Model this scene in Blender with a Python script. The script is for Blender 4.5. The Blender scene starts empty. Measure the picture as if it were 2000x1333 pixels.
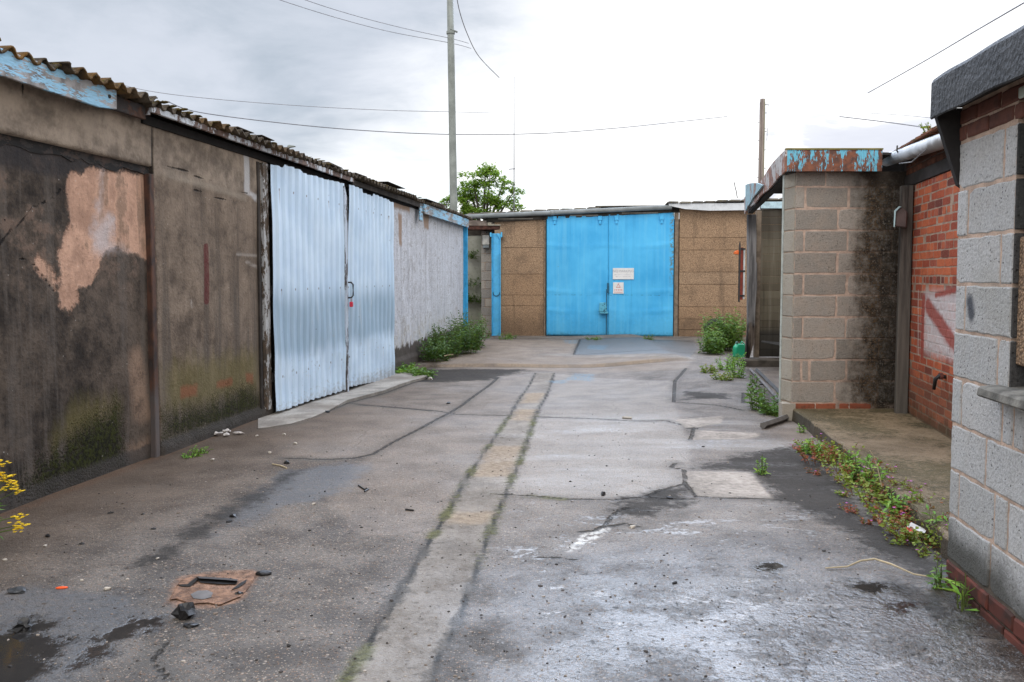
import bpy, bmesh, math, random
import numpy as np
from mathutils import Vector, Matrix
random.seed(7); rng = np.random.default_rng(7)
SC = bpy.context.scene; COL = SC.collection
R = math.radians

# ------------------------------------------------------------------ camera model (for reading places off the photograph)
CAMZ = 1.5; PITCH = R(3.2); F = 1600.0; CX = 1000.0; CY = 540.0 + F*math.tan(PITCH)
FW = np.array([0, math.cos(PITCH), -math.sin(PITCH)]); UP = np.array([0, math.sin(PITCH), math.cos(PITCH)])
RT = np.array([1.0, 0, 0]); EYE = np.array([0, 0, CAMZ])
def ray(px, py): return FW + (px-CX)/F*RT - (py-CY)/F*UP
def at_z(px, py, z):
    r = ray(px, py); return EYE + r*((z-CAMZ)/r[2])
def at_d(px, py, d):
    r = ray(px, py); return EYE + r*(d/r[1])
class Frame:                       # a wall: origin on the ground, local x along it, local -y towards the yard
    def __init__(s, o, t):
        s.o = np.array([o[0], o[1], 0.0]); t = np.array(t, float); s.t = t/np.linalg.norm(t)
        s.n = np.array([s.t[1], -s.t[0]])          # local -y
        s.ang = math.atan2(s.t[1], s.t[0])
    def hit(s, px, py, off=0.0):
        r = ray(px, py); o = s.o[:2] + s.n*off
        k = np.dot(s.n, o-EYE[:2])/np.dot(s.n, r[:2])
        p = EYE + r*k
        return (float(np.dot(p[:2]-s.o[:2], s.t)), float(p[2]))
    def world(s, u, y, z):
        p = s.o[:2] + s.t*u - s.n*y
        return (p[0], p[1], z)
def sst(x, a, b):
    t = np.clip((np.asarray(x, float)-a)/(b-a), 0, 1); return t*t*(3-2*t)
STEP = None
def gz(x, y):
    x = np.asarray(x, float); y = np.asarray(y, float)
    w = 1-0.75*sst(x, 1.2, 3.2)
    z = -0.14*sst(y, 8, 13.0)*w
    sl = 14.72+0.02*x
    z = z+0.055*sst(y-sl, -0.03, 0.03)*(1-sst(x, 3.0, 3.4))
    z = z+0.05*sst(y, 15, 20)*w
    z = z+0.010*np.sin(x*1.7+0.6*y)*np.sin(y*0.9+0.4)*sst(y, 1, 3)*(1-sst(y, 19, 22))
    return z
def G(px, py, dz=0.0):
    z = 0.0
    for _ in range(8):
        p = at_z(px, py, z+dz); z = float(gz(p[0], p[1]))
    return np.array([p[0], p[1], z+dz])

# ------------------------------------------------------------------ mesh helpers
def srgb(r, g, b):
    f = lambda c: (c/255/12.92 if c/255 <= .04045 else ((c/255+.055)/1.055)**2.4)
    return (f(r), f(g), f(b), 1.0)
class MB:
    def __init__(s): s.v = []; s.f = []
    def add(s, vs, fs):
        o = len(s.v); s.v += [tuple(map(float, v)) for v in vs]; s.f += [tuple(i+o for i in f) for f in fs]; return s
    def box(s, x0, x1, y0, y1, z0, z1, jit=0.0):
        vs = [(x, y, z) for z in (z0, z1) for y in (y0, y1) for x in (x0, x1)]
        if jit: vs = [tuple(c+random.uniform(-jit, jit) for c in v) for v in vs]
        return s.add(vs, [(0, 2, 3, 1), (4, 5, 7, 6), (0, 1, 5, 4), (1, 3, 7, 5), (3, 2, 6, 7), (2, 0, 4, 6)])
    def prism(s, pts, d, axis='y'):        # closed outline (a,b) extruded d=(d0,d1) on the third axis
        n = len(pts)
        def P(a, b, c): return (a, c, b) if axis == 'y' else ((a, b, c) if axis == 'z' else (c, a, b))
        vs = [P(a, b, d[0]) for a, b in pts]+[P(a, b, d[1]) for a, b in pts]
        return s.add(vs, [tuple(range(n)), tuple(range(2*n-1, n-1, -1))]+[(i, i+n, (i+1) % n+n, (i+1) % n) for i in range(n)])
    def tube(s, pts, r, n=6, cap=True, ry=None):
        pts = [Vector(p) for p in pts]; m = len(pts)
        rs = r if isinstance(r, (list, tuple)) else [r]*m
        up = Vector((0, 0, 1)); rings = []
        for i, p in enumerate(pts):
            t = (pts[min(i+1, m-1)]-pts[max(i-1, 0)])
            if t.length < 1e-9: t = Vector((0, 0, 1))
            t.normalize()
            a = t.cross(up)
            if a.length < 0.05: a = t.cross(Vector((1, 0, 0)))
            a.normalize(); b = t.cross(a)
            rings.append([p+(a*math.cos(2*math.pi*k/n)+b*math.sin(2*math.pi*k/n))*rs[i] for k in range(n)])
        vs = [v for q in rings for v in q]
        fs = [(i*n+k, i*n+(k+1) % n, (i+1)*n+(k+1) % n, (i+1)*n+k) for i in range(m-1) for k in range(n)]
        if cap: fs += [tuple(range(n-1, -1, -1)), tuple((m-1)*n+k for k in range(n))]
        return s.add(vs, fs)
    def blob(s, c, r, seed=0, sub=2, rough=.25):
        bm = bmesh.new(); bmesh.ops.create_icosphere(bm, subdivisions=sub, radius=1.0)
        rr = random.Random(seed); ph = [rr.uniform(0, 6.3) for _ in range(6)]
        vs = []
        for v in bm.verts:
            c0 = v.co; k = 1+rough*(math.sin(c0.x*3+ph[0])*math.sin(c0.y*3.4+ph[1])+.5*math.sin(c0.z*5+ph[2]+c0.x*4))
            vs.append((c[0]+c0.x*k*r[0], c[1]+c0.y*k*r[1], c[2]+c0.z*k*r[2]))
        fs = [tuple(v.index for v in f.verts) for f in bm.faces]; bm.free()
        return s.add(vs, fs)
    def build(s, name, mat, parent=None, smooth=False, bevel=0, solid=0, seg=1):
        me = bpy.data.meshes.new(name); me.from_pydata(s.v, [], s.f); me.update()
        me.materials.append(mat)
        if smooth: me.polygons.foreach_set('use_smooth', [True]*len(me.polygons))
        o = bpy.data.objects.new(name, me); COL.objects.link(o)
        if parent: o.parent = parent
        if solid:
            m = o.modifiers.new('thick', 'SOLIDIFY'); m.thickness = solid; m.offset = 0
        if bevel:
            m = o.modifiers.new('edge', 'BEVEL'); m.width = bevel; m.segments = seg; m.limit_method = 'ANGLE'
        return o
def tag(o, label=None, cat=None, group=None, kind=None):
    for k, v in (('label', label), ('category', cat), ('group', group), ('kind', kind)):
        if v: o[k] = v
    return o
def empty(name, label, cat, frame=None, loc=None, rz=0, group=None):
    o = bpy.data.objects.new(name, None); COL.objects.link(o); o.empty_display_size = .2
    if frame: o.location = tuple(frame.o); o.rotation_euler = (0, 0, frame.ang)
    else: o.location = loc or (0, 0, 0); o.rotation_euler = (0, 0, rz)
    return tag(o, label, cat, group)
def grid_obj(name, us, vs, pos, attrs, mat, parent=None, smooth=True):
    U, V = np.meshgrid(us, vs, indexing='ij'); nu, nv = U.shape
    P = pos(U, V).reshape(-1, 3)
    idx = np.arange(nu*nv).reshape(nu, nv)
    quads = np.stack([idx[:-1, :-1], idx[1:, :-1], idx[1:, 1:], idx[:-1, 1:]], -1).reshape(-1, 4)
    me = bpy.data.meshes.new(name)
    me.vertices.add(len(P)); me.vertices.foreach_set('co', P.astype(np.float32).ravel())
    me.loops.add(quads.size); me.loops.foreach_set('vertex_index', quads.astype(np.int32).ravel())
    me.polygons.add(len(quads)); me.polygons.foreach_set('loop_start', (np.arange(len(quads))*4).astype(np.int32))
    me.polygons.foreach_set('loop_total', np.full(len(quads), 4, np.int32))
    me.update(calc_edges=True)
    if smooth: me.polygons.foreach_set('use_smooth', np.ones(len(quads), bool))
    for k, a in attrs.items():
        at = me.attributes.new(k, 'FLOAT', 'POINT'); at.data.foreach_set('value', np.asarray(a, np.float32).ravel())
    me.materials.append(mat); me.validate()
    o = bpy.data.objects.new(name, me); COL.objects.link(o)
    if parent: o.parent = parent
    return o
def sd_line(U, V, pts):
    d = np.full(U.shape, 9.0)
    for (x0, y0), (x1, y1) in zip(pts[:-1], pts[1:]):
        dx, dy = x1-x0, y1-y0; L = dx*dx+dy*dy+1e-12
        t = np.clip(((U-x0)*dx+(V-y0)*dy)/L, 0, 1)
        d = np.minimum(d, np.hypot(U-x0-t*dx, V-y0-t*dy))
    return d
def sd_poly(U, V, pts):
    d = sd_line(U, V, list(pts)+[pts[0]]); ins = np.zeros(U.shape, bool)
    n = len(pts)
    for i in range(n):
        x0, y0 = pts[i]; x1, y1 = pts[(i+1) % n]
        if y0 == y1: continue
        c = ((y0 > V) != (y1 > V)) & (U < (x1-x0)*(V-y0)/(y1-y0)+x0)
        ins ^= c
    return np.where(ins, -d, d)

# ------------------------------------------------------------------ shader helpers
class M:
    def __init__(s, name, rough=.8, spec=.3, metal=0.0):
        s.m = bpy.data.materials.new(name); s.m.use_nodes = True; s.nt = s.m.node_tree
        s.b = s.nt.nodes['Principled BSDF']; s.out = s.nt.nodes['Material Output']
        s.b.inputs['Roughness'].default_value = rough; s.b.inputs['Specular IOR Level'].default_value = spec
        s.b.inputs['Metallic'].default_value = metal; s._obj = None
    def n(s, t): return s.nt.nodes.new(t)
    def put(s, sock, v):
        if isinstance(v, bpy.types.NodeSocket): s.nt.links.new(v, sock)
        elif isinstance(v, (tuple, list)) and len(v) == 3 and sock.type == 'RGBA': sock.default_value = (*v, 1)
        else: sock.default_value = v
    def math(s, op, a, b=0.0, c=0.0, clamp=False):
        n = s.n('ShaderNodeMath'); n.operation = op; n.use_clamp = clamp
        s.put(n.inputs[0], a); s.put(n.inputs[1], b); s.put(n.inputs[2], c); return n.outputs[0]
    def add(s, a, b): return s.math('ADD', a, b)
    def sub(s, a, b): return s.math('SUBTRACT', a, b)
    def mul(s, a, b): return s.math('MULTIPLY', a, b)
    def mx(s, a, b): return s.math('MAXIMUM', a, b)
    def mn(s, a, b): return s.math('MINIMUM', a, b)
    def inv(s, a): return s.math('SUBTRACT', 1.0, a)
    def obj(s):
        if not s._obj: s._obj = s.n('ShaderNodeTexCoord').outputs['Object']
        return s._obj
    def xyz(s):
        n = s.n('ShaderNodeSeparateXYZ'); s.put(n.inputs[0], s.obj()); return n.outputs
    def map(s, sc=(1, 1, 1), loc=(0, 0, 0), vec=None):
        n = s.n('ShaderNodeMapping'); s.put(n.inputs['Vector'], vec or s.obj())
        n.inputs['Scale'].default_value = sc; n.inputs['Location'].default_value = loc; return n.outputs[0]
    def noise(s, sc, det=4, rough=.55, vec=None, col=False, dist=0.0):
        n = s.n('ShaderNodeTexNoise'); s.put(n.inputs['Vector'], vec or s.obj())
        n.inputs['Scale'].default_value = sc; n.inputs['Detail'].default_value = det; n.inputs['Roughness'].default_value = rough
        n.inputs['Distortion'].default_value = dist
        return n.outputs['Color' if col else 'Fac']
    def vor(s, sc, feat='F1', out='Distance', vec=None, rnd=1.0):
        n = s.n('ShaderNodeTexVoronoi'); n.feature = feat; s.put(n.inputs['Vector'], vec or s.obj())
        n.inputs['Scale'].default_value = sc; n.inputs['Randomness'].default_value = rnd; return n.outputs[out]
    def ss(s, x, a, b, lo=0.0, hi=1.0):
        n = s.n('ShaderNodeMapRange'); n.interpolation_type = 'SMOOTHSTEP'
        s.put(n.inputs[0], x)
        if a > b: a, b, lo, hi = b, a, hi, lo
        for i, v in enumerate((a, b, lo, hi)): n.inputs[i+1].default_value = v
        return n.outputs[0]
    def lin(s, x, a, b, lo=0.0, hi=1.0):
        n = s.n('ShaderNodeMapRange'); s.put(n.inputs[0], x)
        for i, v in enumerate((a, b, lo, hi)): n.inputs[i+1].default_value = v
        return n.outputs[0]
    def mix(s, f, a, b, blend='MIX'):
        n = s.n('ShaderNodeMix'); n.data_type = 'RGBA'; n.blend_type = blend
        s.put(n.inputs[0], f); s.put(n.inputs[6], a); s.put(n.inputs[7], b); return n.outputs[2]
    def ramp(s, f, stops):
        n = s.n('ShaderNodeValToRGB'); s.put(n.inputs[0], f); e = n.color_ramp.elements
        while len(e) < len(stops): e.new(.5)
        for q, (p, c) in zip(e, stops): q.position = p; q.color = c if len(c) == 4 else (*c, 1)
        return n.outputs[0]
    def attr(s, name):
        n = s.n('ShaderNodeAttribute'); n.attribute_name = name; return n.outputs['Fac']
    def island(s): return s.n('ShaderNodeNewGeometry').outputs['Random Per Island']
    def bump(s, h, strength=.5, dist=.01, prev=None):
        n = s.n('ShaderNodeBump'); s.put(n.inputs['Height'], h); n.inputs['Strength'].default_value = strength; n.inputs['Distance'].default_value = dist
        if prev: s.nt.links.new(prev, n.inputs['Normal'])
        s.nt.links.new(n.outputs[0], s.b.inputs['Normal']); return n.outputs[0]
    def col(s, c): s.put(s.b.inputs['Base Color'], c); return s
    def rgh(s, r): s.put(s.b.inputs['Roughness'], r); return s
    def seg(s, x, z, a, b):        # distance of (x,z) to segment a-b
        dx, dz = b[0]-a[0], b[1]-a[1]; L = dx*dx+dz*dz
        px = s.sub(x, a[0]); pz = s.sub(z, a[1])
        t = s.math('DIVIDE', s.add(s.mul(px, dx), s.mul(pz, dz)), L, clamp=True)
        ex = s.sub(px, s.mul(t, dx)); ez = s.sub(pz, s.mul(t, dz))
        return s.math('SQRT', s.add(s.mul(ex, ex), s.mul(ez, ez)))
def plain(name, c, rough=.7, var=.25, sc=8, spec=.3, bump=.2, metal=0, streak=None):
    m = M(name, rough, spec, metal); n1 = m.noise(sc, 5, .6); n2 = m.noise(sc*6, 3)
    c = c[:3]; lo = tuple(x*(1-var) for x in c); hi = tuple(min(1, x*(1+var)) for x in c)
    cc = m.mix(m.ss(n1, .3, .7), lo, hi); cc = m.mix(m.mul(m.ss(n2, .55, .75), .35), cc, tuple(x*.55 for x in c))
    if streak:
        st = m.noise(1.0, 4, .6, vec=m.map((sc*2, sc*2, .6))); cc = m.mix(m.mul(m.ss(st, .5, .7), streak), cc, tuple(x*.4 for x in c))
    m.col(cc); m.bump(m.add(m.mul(n1, .6), m.mul(n2, .4)), bump, .01); return m.m
def peel(name, paint, under, amt=.5, sc=6, stretch=(1, 1, 1), rough=.6, under2=None, bump=.3):
    m = M(name, rough); v = m.map(stretch)
    n1 = m.noise(sc, 7, .65, vec=v); n2 = m.noise(sc*7, 4, .6, vec=v); big = m.noise(sc*.35, 2)
    f = m.add(m.add(m.mul(n1, .6), m.mul(n2, .25)), m.mul(big, .3))
    k = m.ss(f, .575+(.5-amt)*.4, .6+(.5-amt)*.4)
    p = m.mix(m.ss(n2, .35, .7), tuple(x*.8 for x in paint[:3]), paint[:3])
    u = m.mix(m.ss(m.noise(sc*3, 5), .35, .65), under[:3], (under2 or tuple(x*.5 for x in under[:3]))[:3])
    m.col(m.mix(k, u, p)); m.bump(m.add(m.mul(k, .5), m.mul(n2, .4)), bump, .006); return m.m
# ================================================================== FRAMES
LW = Frame((-3.928, 0), (.144, 1))               # long shed on the left
FS = Frame((2.48, 20.9), (1, -.11))              # shed across the end
PF = Frame((2.92, 8.5), (1, 0))                  # block porch, face to the camera
PR = Frame((2.88, 8.72), (.04, -.22))            # its short return
BF = Frame((4.06, 8.5), (-.21, -1))              # red brick wall
NB = Frame((2.13, 3.93), (-.12, -1))            # near block building
def gpts(L): return [tuple(G(*p)[:2]) for p in L]

# ================================================================== GROUND
stripL = [(640, 1400), (672, 1333), (711, 1274), (792, 1140), (844, 1049), (887, 981), (905, 945), (935, 900), (968, 852), (996, 812), (1020, 772), (1046, 729)]
stripR = [(1082, 729), (1064, 780), (1048, 808), (1032, 856), (1016, 900), (987, 968), (955, 1043), (932, 1108), (909, 1170), (890, 1225), (857, 1283), (841, 1333), (815, 1400)]
def lerpx(L, y):
    L = sorted(L, key=lambda p: p[1])
    for (x0, y0), (x1, y1) in zip(L[:-1], L[1:]):
        if y0 <= y <= y1: return x0+(x1-x0)*(y-y0)/max(1e-6, y1-y0)
    return L[-1][0]
tans = [[(lerpx(stripL, a)+4, a), (lerpx(stripR, a)-4, a), (lerpx(stripR, b)-6, b), (lerpx(stripL, b)+8, b)] for a, b in ((768, 788), (800, 822), (872, 930), (1000, 1024))]
cracks = [
 [(960, 965), (1030, 968), (1100, 975), (1200, 977), (1262, 970), (1290, 958), (1340, 945)],
 [(1045, 815), (1150, 818), (1240, 823), (1300, 822), (1330, 830)],
 [(700, 792), (748, 794), (860, 804), (888, 810), (996, 812)],
 [(724, 890), (768, 864), (816, 840), (868, 812), (900, 794), (940, 764), (972, 738)],
 [(678, 788), (756, 796), (840, 803)],
 [(555, 895), (630, 898), (690, 896), (726, 888)],
 [(1130, 1040), (1160, 1037), (1182, 1027), (1195, 1008), (1208, 997), (1228, 992)],
 [(1192, 1030), (1221, 1022), (1240, 1028), (1257, 1031)],
 [(1042, 1088), (1090, 1090), (1130, 1096)],
 [(504, 838), (567, 829), (642, 803), (678, 788), (750, 769), (807, 748), (834, 742)],
 [(1316, 786), (1318, 745), (1340, 720)], [(1316, 786), (1400, 792), (1452, 802)],
 [(1121, 693), (1364, 690)], [(1133, 663), (1121, 693)],
 [(1340, 838), (1356, 836), (1348, 860)], [(1452, 788), (1452, 768)],
 [(1336, 918), (1338, 942), (1349, 958), (1357, 971), (1510, 976)], [(1336, 918), (1310, 914), (1320, 905)],
 [(1262, 970), (1290, 975), (1357, 975)], [(330, 1330), (300, 1290), (330, 1245)],
]
lights = [[(1333, 919), (1468, 923), (1510, 975), (1357, 970), (1349, 958), (1338, 942)],
          [(1340, 852), (1356, 838), (1380, 842), (1480, 846), (1486, 857), (1348, 860)],
          [(1316, 820), (1412, 812), (1408, 828), (1340, 838)]]
worn = [[(1140, 1043), (1188, 1030), (1182, 1043), (1110, 1079), (1114, 1066)]]
dwet = [[(1330, 918), (1420, 895), (1560, 868), (1590, 872), (1707, 1015), (1853, 1100), (1853, 1140), (1760, 1110), (1600, 1010), (1515, 980), (1468, 920)],
        [(1195, 985), (1262, 960), (1340, 950), (1340, 985), (1260, 1010), (1200, 1010)],
        [(560, 925), (600, 915), (430, 1030), (330, 1090), (250, 1110), (400, 1012)], [(1340, 765), (1420, 770), (1430, 780), (1340, 780)],
        [(1735, 1125), (1775, 1130), (1850, 1180), (1900, 1240), (1860, 1240), (1790, 1185), (1740, 1165)],
        [(700, 735), (700, 720), (845, 722), (1030, 722), (960, 742), (840, 748)]]
swath = [[(552, 922), (675, 904), (726, 907), (690, 950), (630, 975), (570, 990), (480, 1025), (420, 1048), (440, 1005)],
         [(-40, 1160), (90, 1145), (260, 1165), (310, 1200), (240, 1275), (150, 1333), (60, 1420), (-200, 1420)]]
pud = [[(-60, 1250), (60, 1235), (95, 1275), (70, 1320), (20, 1350), (-80, 1360)], [(30, 1222), (95, 1215), (80, 1232), (40, 1240)],
       [(230, 1215), (270, 1212), (262, 1240), (200, 1275), (130, 1310), (150, 1280)], [(1490, 1102), (1518, 1100), (1516, 1114), (1494, 1114)],
       [(1660, 1136), (1730, 1148), (1722, 1162), (1672, 1156)], [(1725, 1170), (1770, 1180), (1760, 1196), (1730, 1186)]]
dslab = [[(1133, 663), (1352, 665), (1364, 680), (1346, 698), (1121, 693)]]
rust = [[(335, 1160), (350, 1130), (400, 1118), (490, 1115), (505, 1122), (490, 1145), (470, 1170), (430, 1188), (370, 1186), (320, 1180)]]
blues = [[(1122, 730), (1160, 731), (1158, 745), (1105, 742)], [(1100, 664), (1130, 664), (1128, 672), (1105, 671)], [(1150, 674), (1185, 675), (1180, 684), (1148, 682)], [(1070, 745), (1110, 742), (1100, 752)]]
brown = [[(1468, 730), (1535, 720), (1540, 800), (1526, 792)], [(1510, 840), (1575, 830), (1640, 900), (1560, 880)], [(850, 700), (1000, 690), (1340, 704), (1340, 722), (1000, 722), (840, 716)],
         [(930, 664), (1120, 664), (1110, 690), (900, 694)]]
mosspts = [stripL[4:7]+stripL[7:10], stripR[2:8], cracks[0][:3], [(672, 1333), (720, 1262)], [(840, 724), (960, 728)], [(1120, 700), (1340, 704)]]

slabs = [([(504, 838), (678, 788), (840, 803), (900, 794), (868, 812), (816, 840), (768, 864), (724, 890), (630, 898), (555, 895)], .55),
 ([(678, 788), (807, 748), (834, 742), (972, 738), (900, 794), (840, 803)], .35),
 ([(972, 738), (1046, 729), (1020, 772), (996, 812), (888, 810), (900, 794)], .45),
 ([(888, 810), (996, 812), (968, 852), (905, 945), (844, 1049), (700, 1045), (640, 985), (680, 930), (726, 888)], .50),
 ([(1082, 729), (1318, 745), (1316, 786), (1330, 830), (1240, 823), (1045, 815)], .55),
 ([(1045, 815), (1240, 823), (1330, 830), (1348, 860), (1345, 918), (1340, 945), (1262, 970), (1100, 975), (960, 965), (1016, 900)], .85),
 ([(960, 968), (1262, 972), (1357, 975), (1510, 978), (1540, 1030), (1300, 1060), (930, 1110)], .30),
 ([(840, 716), (1000, 722), (1340, 722), (1364, 690), (1121, 693), (1133, 663), (930, 664)], .40)]
def axis(a, b, step, lo, hi):
    c = list(np.arange(a, b+1e-6, step)); d = step; x = a
    pre = []
    while x > lo: d *= 1.5; x -= d; pre.append(x)
    d = step; x = c[-1]; post = []
    while x < hi: d *= 1.5; x += d; post.append(x)
    return np.array(pre[::-1]+c+post)
gx = axis(-4.0, 5.4, .036, -400, 400); gy = axis(1.6, 22.4, .036, -60, 900)
def gpos(U, V):
    r = np.stack([U, V, gz(U, V)-sst(np.hypot(U, V-10), 40, 90)*.3], -1); return r
UX, UY = np.meshgrid(gx, gy, indexing='ij')
def tone_():
    t = np.zeros(UX.shape)
    for p, k in slabs:
        d = sd_poly(UX, UY, gpts(p)); t = np.maximum(t, k*np.clip(.5-d/.06, 0, 1))
    return t
def mn(polys, f=sd_poly): return np.minimum.reduce([np.minimum(f(UX, UY, gpts(p)), 3.0) for p in polys])
ga = dict(tone=tone_(), strip=mn([stripL+stripR]), tanz=mn(tans), crack=mn(cracks, sd_line), light=mn(lights), worn=mn(worn), dwet=mn(dwet), swath=mn(swath),
          pud=mn(pud), dslab=mn(dslab), rust=mn(rust), blue=mn(blues), brown=mn(brown), moss=mn(mosspts, sd_line),
          edge=mn([stripL, stripR], sd_line), soil_contact=mn([[(1560, 806), (1600, 838), (1640, 874), (1690, 920), (1745, 967), (1800, 1018), (1858, 1075)], [(1461, 722), (1535, 822), (1560, 815)], [(905, 662), (1068, 662), (1320, 666), (1400, 672), (1455, 712)], [(1862, 1160), (1930, 1225), (2040, 1325)], [(768, 742), (834, 742), (850, 712), (910, 690)]], sd_line), stepd=(UY-(14.72+.02*UX)), lwall=(UX+3.928-.144*UY)/1.01)

m = M('worn_concrete_ground', .7, .35)
X, Y, Z = m.xyz()
nb = m.noise(.55, 3, .5); nm = m.noise(2.6, 6, .6); nf = m.noise(22, 5, .6); nff = m.noise(130, 3, .6)
ns = m.noise(1.0, 7, .68, vec=m.map((2.6, 5.6, 1)), dist=.6); wob = m.noise(5, 6, .65); wob2 = m.noise(28, 4, .6)
W = m.add(m.mul(m.sub(wob, .5), .16), m.mul(m.sub(wob2, .5), .05)); W2 = m.add(m.mul(m.sub(wob, .5), .5), m.mul(m.sub(wob2, .5), .1))
def A(k, w=W, a=.012, b=-.012): return m.ss(m.add(m.attr(k), w), a, b)
spc = m.n('ShaderNodeTexVoronoi'); m.put(spc.inputs['Vector'], m.obj()); spc.inputs['Scale'].default_value = 115
spcol = m.n('ShaderNodeSeparateColor'); m.put(spcol.inputs[0], spc.outputs['Color']); sp = spcol.outputs[0]; sp2 = spcol.outputs[1]
spd = m.ss(spc.outputs['Distance'], .55, .35)
right = m.ss(m.add(X, m.mul(m.sub(nb, .5), 1.6)), -1.1, .9)          # the right half is greyer, the left browner
c = m.mix(right, (.088, .068, .053), (.185, .165, .15)); c = m.mix(m.mul(m.ss(m.add(Y, m.mul(m.sub(nb, .5), 2.0)), 6.0, 3.6), .62), c, (.078, .072, .068)); c = m.mix(m.mul(m.ss(m.noise(1.1, 6, .62), .5, .66), .5), c, (.045, .039, .034))
c = m.mix(m.ss(nm, .3, .7), m.mix(.35, c, (.05, .045, .04)), m.mix(.22, c, (.42, .37, .32)))
c = m.mix(m.mul(m.ss(nf, .42, .7), .5), c, m.mix(.5, c, (.05, .045, .042)))
c = m.mix(m.mul(m.attr('tone'), m.lin(m.add(m.mul(nm, .6), m.mul(nf, .4)), .3, .7, .45, 1.0)), c, m.mix(right, (.265, .215, .175), (.345, .315, .285)))
c = m.mix(m.mul(m.mul(m.ss(m.add(sp, m.mul(m.sub(nm, .5), .6)), .55, .82), spd), .62), c, m.mix(m.ss(sp2, .2, .8), (.42, .35, .28), (.26, .15, .09)))
spB = m.n('ShaderNodeTexVoronoi'); m.put(spB.inputs['Vector'], m.obj()); spB.inputs['Scale'].default_value = 52
spBc = m.n('ShaderNodeSeparateColor'); m.put(spBc.inputs[0], spB.outputs['Color'])
c = m.mix(m.mul(m.mul(m.ss(spBc.outputs[0], .84, .9), m.ss(spB.outputs['Distance'], .42, .25)), .7), c, m.mix(spBc.outputs[1], (.40, .34, .28), (.22, .13, .085)))
c = m.mix(m.mul(m.mul(m.ss(sp, .26, .16), spd), .65), c, (.035, .033, .035))
# sheen of wet flats painted as pale flakes, near right
sheen_flk = m.mul(m.mul(m.ss(ns, .54, .6), m.ss(Y, 6.2, 4.2)), m.ss(m.add(X, m.mul(m.sub(nb, .5), 1.)), -.35, .2))
sheen_flk = m.mul(sheen_flk, m.ss(m.add(m.mul(nf, .6), m.mul(wob2, .5)), .45, .60))
c = m.mix(m.mul(sheen_flk, .28), c, (.36, .35, .34))
sh = m.mul(m.ss(m.noise(1.0, 5, .6, vec=m.map((.5, 1.6, 1))), .45, .65), m.mul(right, m.ss(m.math('ABSOLUTE', m.sub(Y, 7.2)), 2.2, .8)))
c = m.mix(m.mul(sh, .45), c, (.42, .39, .36))
# the long drain infill strip
st = A('strip', m.mul(W, .45)); c = m.mix(m.mul(st, .66), c, m.mix(m.ss(m.add(m.mul(nm, .6), m.mul(nf, .4)), .35, .65), (.15, .125, .10), (.30, .26, .215)))
ridg = m.math('SINE', m.mul(m.add(X, m.mul(Y, .1)), 160.0))
tz = A('tanz', m.mul(W2, .5), .06, -.06); c = m.mix(m.mul(tz, .62), c, m.mix(m.ss(m.add(m.mul(nf, .5), m.mul(wob2, .5)), .35, .65), (.21, .145, .09), (.36, .27, .175)))
c = m.mix(m.mul(m.ss(m.add(m.attr('edge'), m.add(m.mul(W, .7), m.mul(m.sub(nf, .5), .10))), .045, .012), m.ss(m.add(nm, m.mul(wob2, .6)), .62, .9, .1, .85)), c, (.045, .04, .034)); c = m.mix(m.mul(m.ss(m.add(m.attr('edge'), m.mul(m.sub(wob2, .5), .045)), .022, .004), m.ss(m.add(wob, m.mul(nf, .4)), .5, .8, .35, .95)), c, (.02, .018, .015))
li = A('light', m.mul(W, .9), .02, -.03); c = m.mix(m.mul(li, m.ss(m.add(nf, m.mul(nm, .5)), .45, .85, .55, .9)), c, m.mix(m.ss(m.add(m.mul(nm, .6), m.mul(nf, .4)), .35, .65), (.25, .215, .18), (.46, .40, .345)))
wn = A('worn', W, .02, -.02); c = m.mix(m.mul(wn, m.ss(nf, .4, .55)), c, (.55, .52, .48))
ds = A('dslab', m.mul(W, .7), .03, -.03); c = m.mix(m.mul(m.mul(ds, m.ss(nm, .2, .5, .45, .8)), .9), c, (.105, .108, .110))
br = A('brown', W2, .2, -.15); c = m.mix(m.mul(br, .5), c, m.mix(nm, (.12, .085, .06), (.30, .23, .17)))
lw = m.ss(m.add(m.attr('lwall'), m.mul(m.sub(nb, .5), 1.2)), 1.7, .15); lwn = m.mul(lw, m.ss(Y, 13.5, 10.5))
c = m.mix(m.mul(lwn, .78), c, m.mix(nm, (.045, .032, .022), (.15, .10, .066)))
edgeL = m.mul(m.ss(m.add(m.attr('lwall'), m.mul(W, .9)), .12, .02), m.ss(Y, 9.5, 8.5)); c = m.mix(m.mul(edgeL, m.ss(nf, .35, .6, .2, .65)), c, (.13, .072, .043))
sw = A('swath', m.add(W2, m.mul(m.sub(nf, .5), .2)), .07, -.09); c = m.mix(m.mul(sw, m.ss(nf, .3, .6, .35, .75)), c, (.085, .086, .09))
ru = A('rust', m.mul(W, .8), .03, -.02); c = m.mix(m.mul(ru, .9), c, m.mix(m.ss(nf, .35, .65), (.11, .062, .04), (.29, .165, .105)))
bl = A('blue', m.mul(W2, .5), .05, -.05); c = m.mix(m.mul(m.mul(bl, m.ss(nf, .4, .6)), .6), c, (.09, .22, .32))
sd = m.attr('stepd'); sf = m.mul(m.ss(m.add(sd, m.mul(W, .5)), -.07, -.02), m.ss(m.add(sd, m.mul(W2, .4)), .13, .0)); sf = m.mul(sf, m.mul(m.ss(X, 2.9, 2.6), m.ss(X, -2., -1.)))
c = m.mix(m.mul(m.mul(sf, m.ss(m.add(nm, m.mul(wob2, .6)), .6, .95)), .6), c, m.mix(wob2, (.20, .135, .08), (.38, .29, .20)))
c = m.mix(m.mul(m.mul(m.ss(m.math('ABSOLUTE', m.add(sd, .055)), .035, .0), m.ss(X, 3.0, 2.6)), .85), c, (.022, .016, .01))
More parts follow.
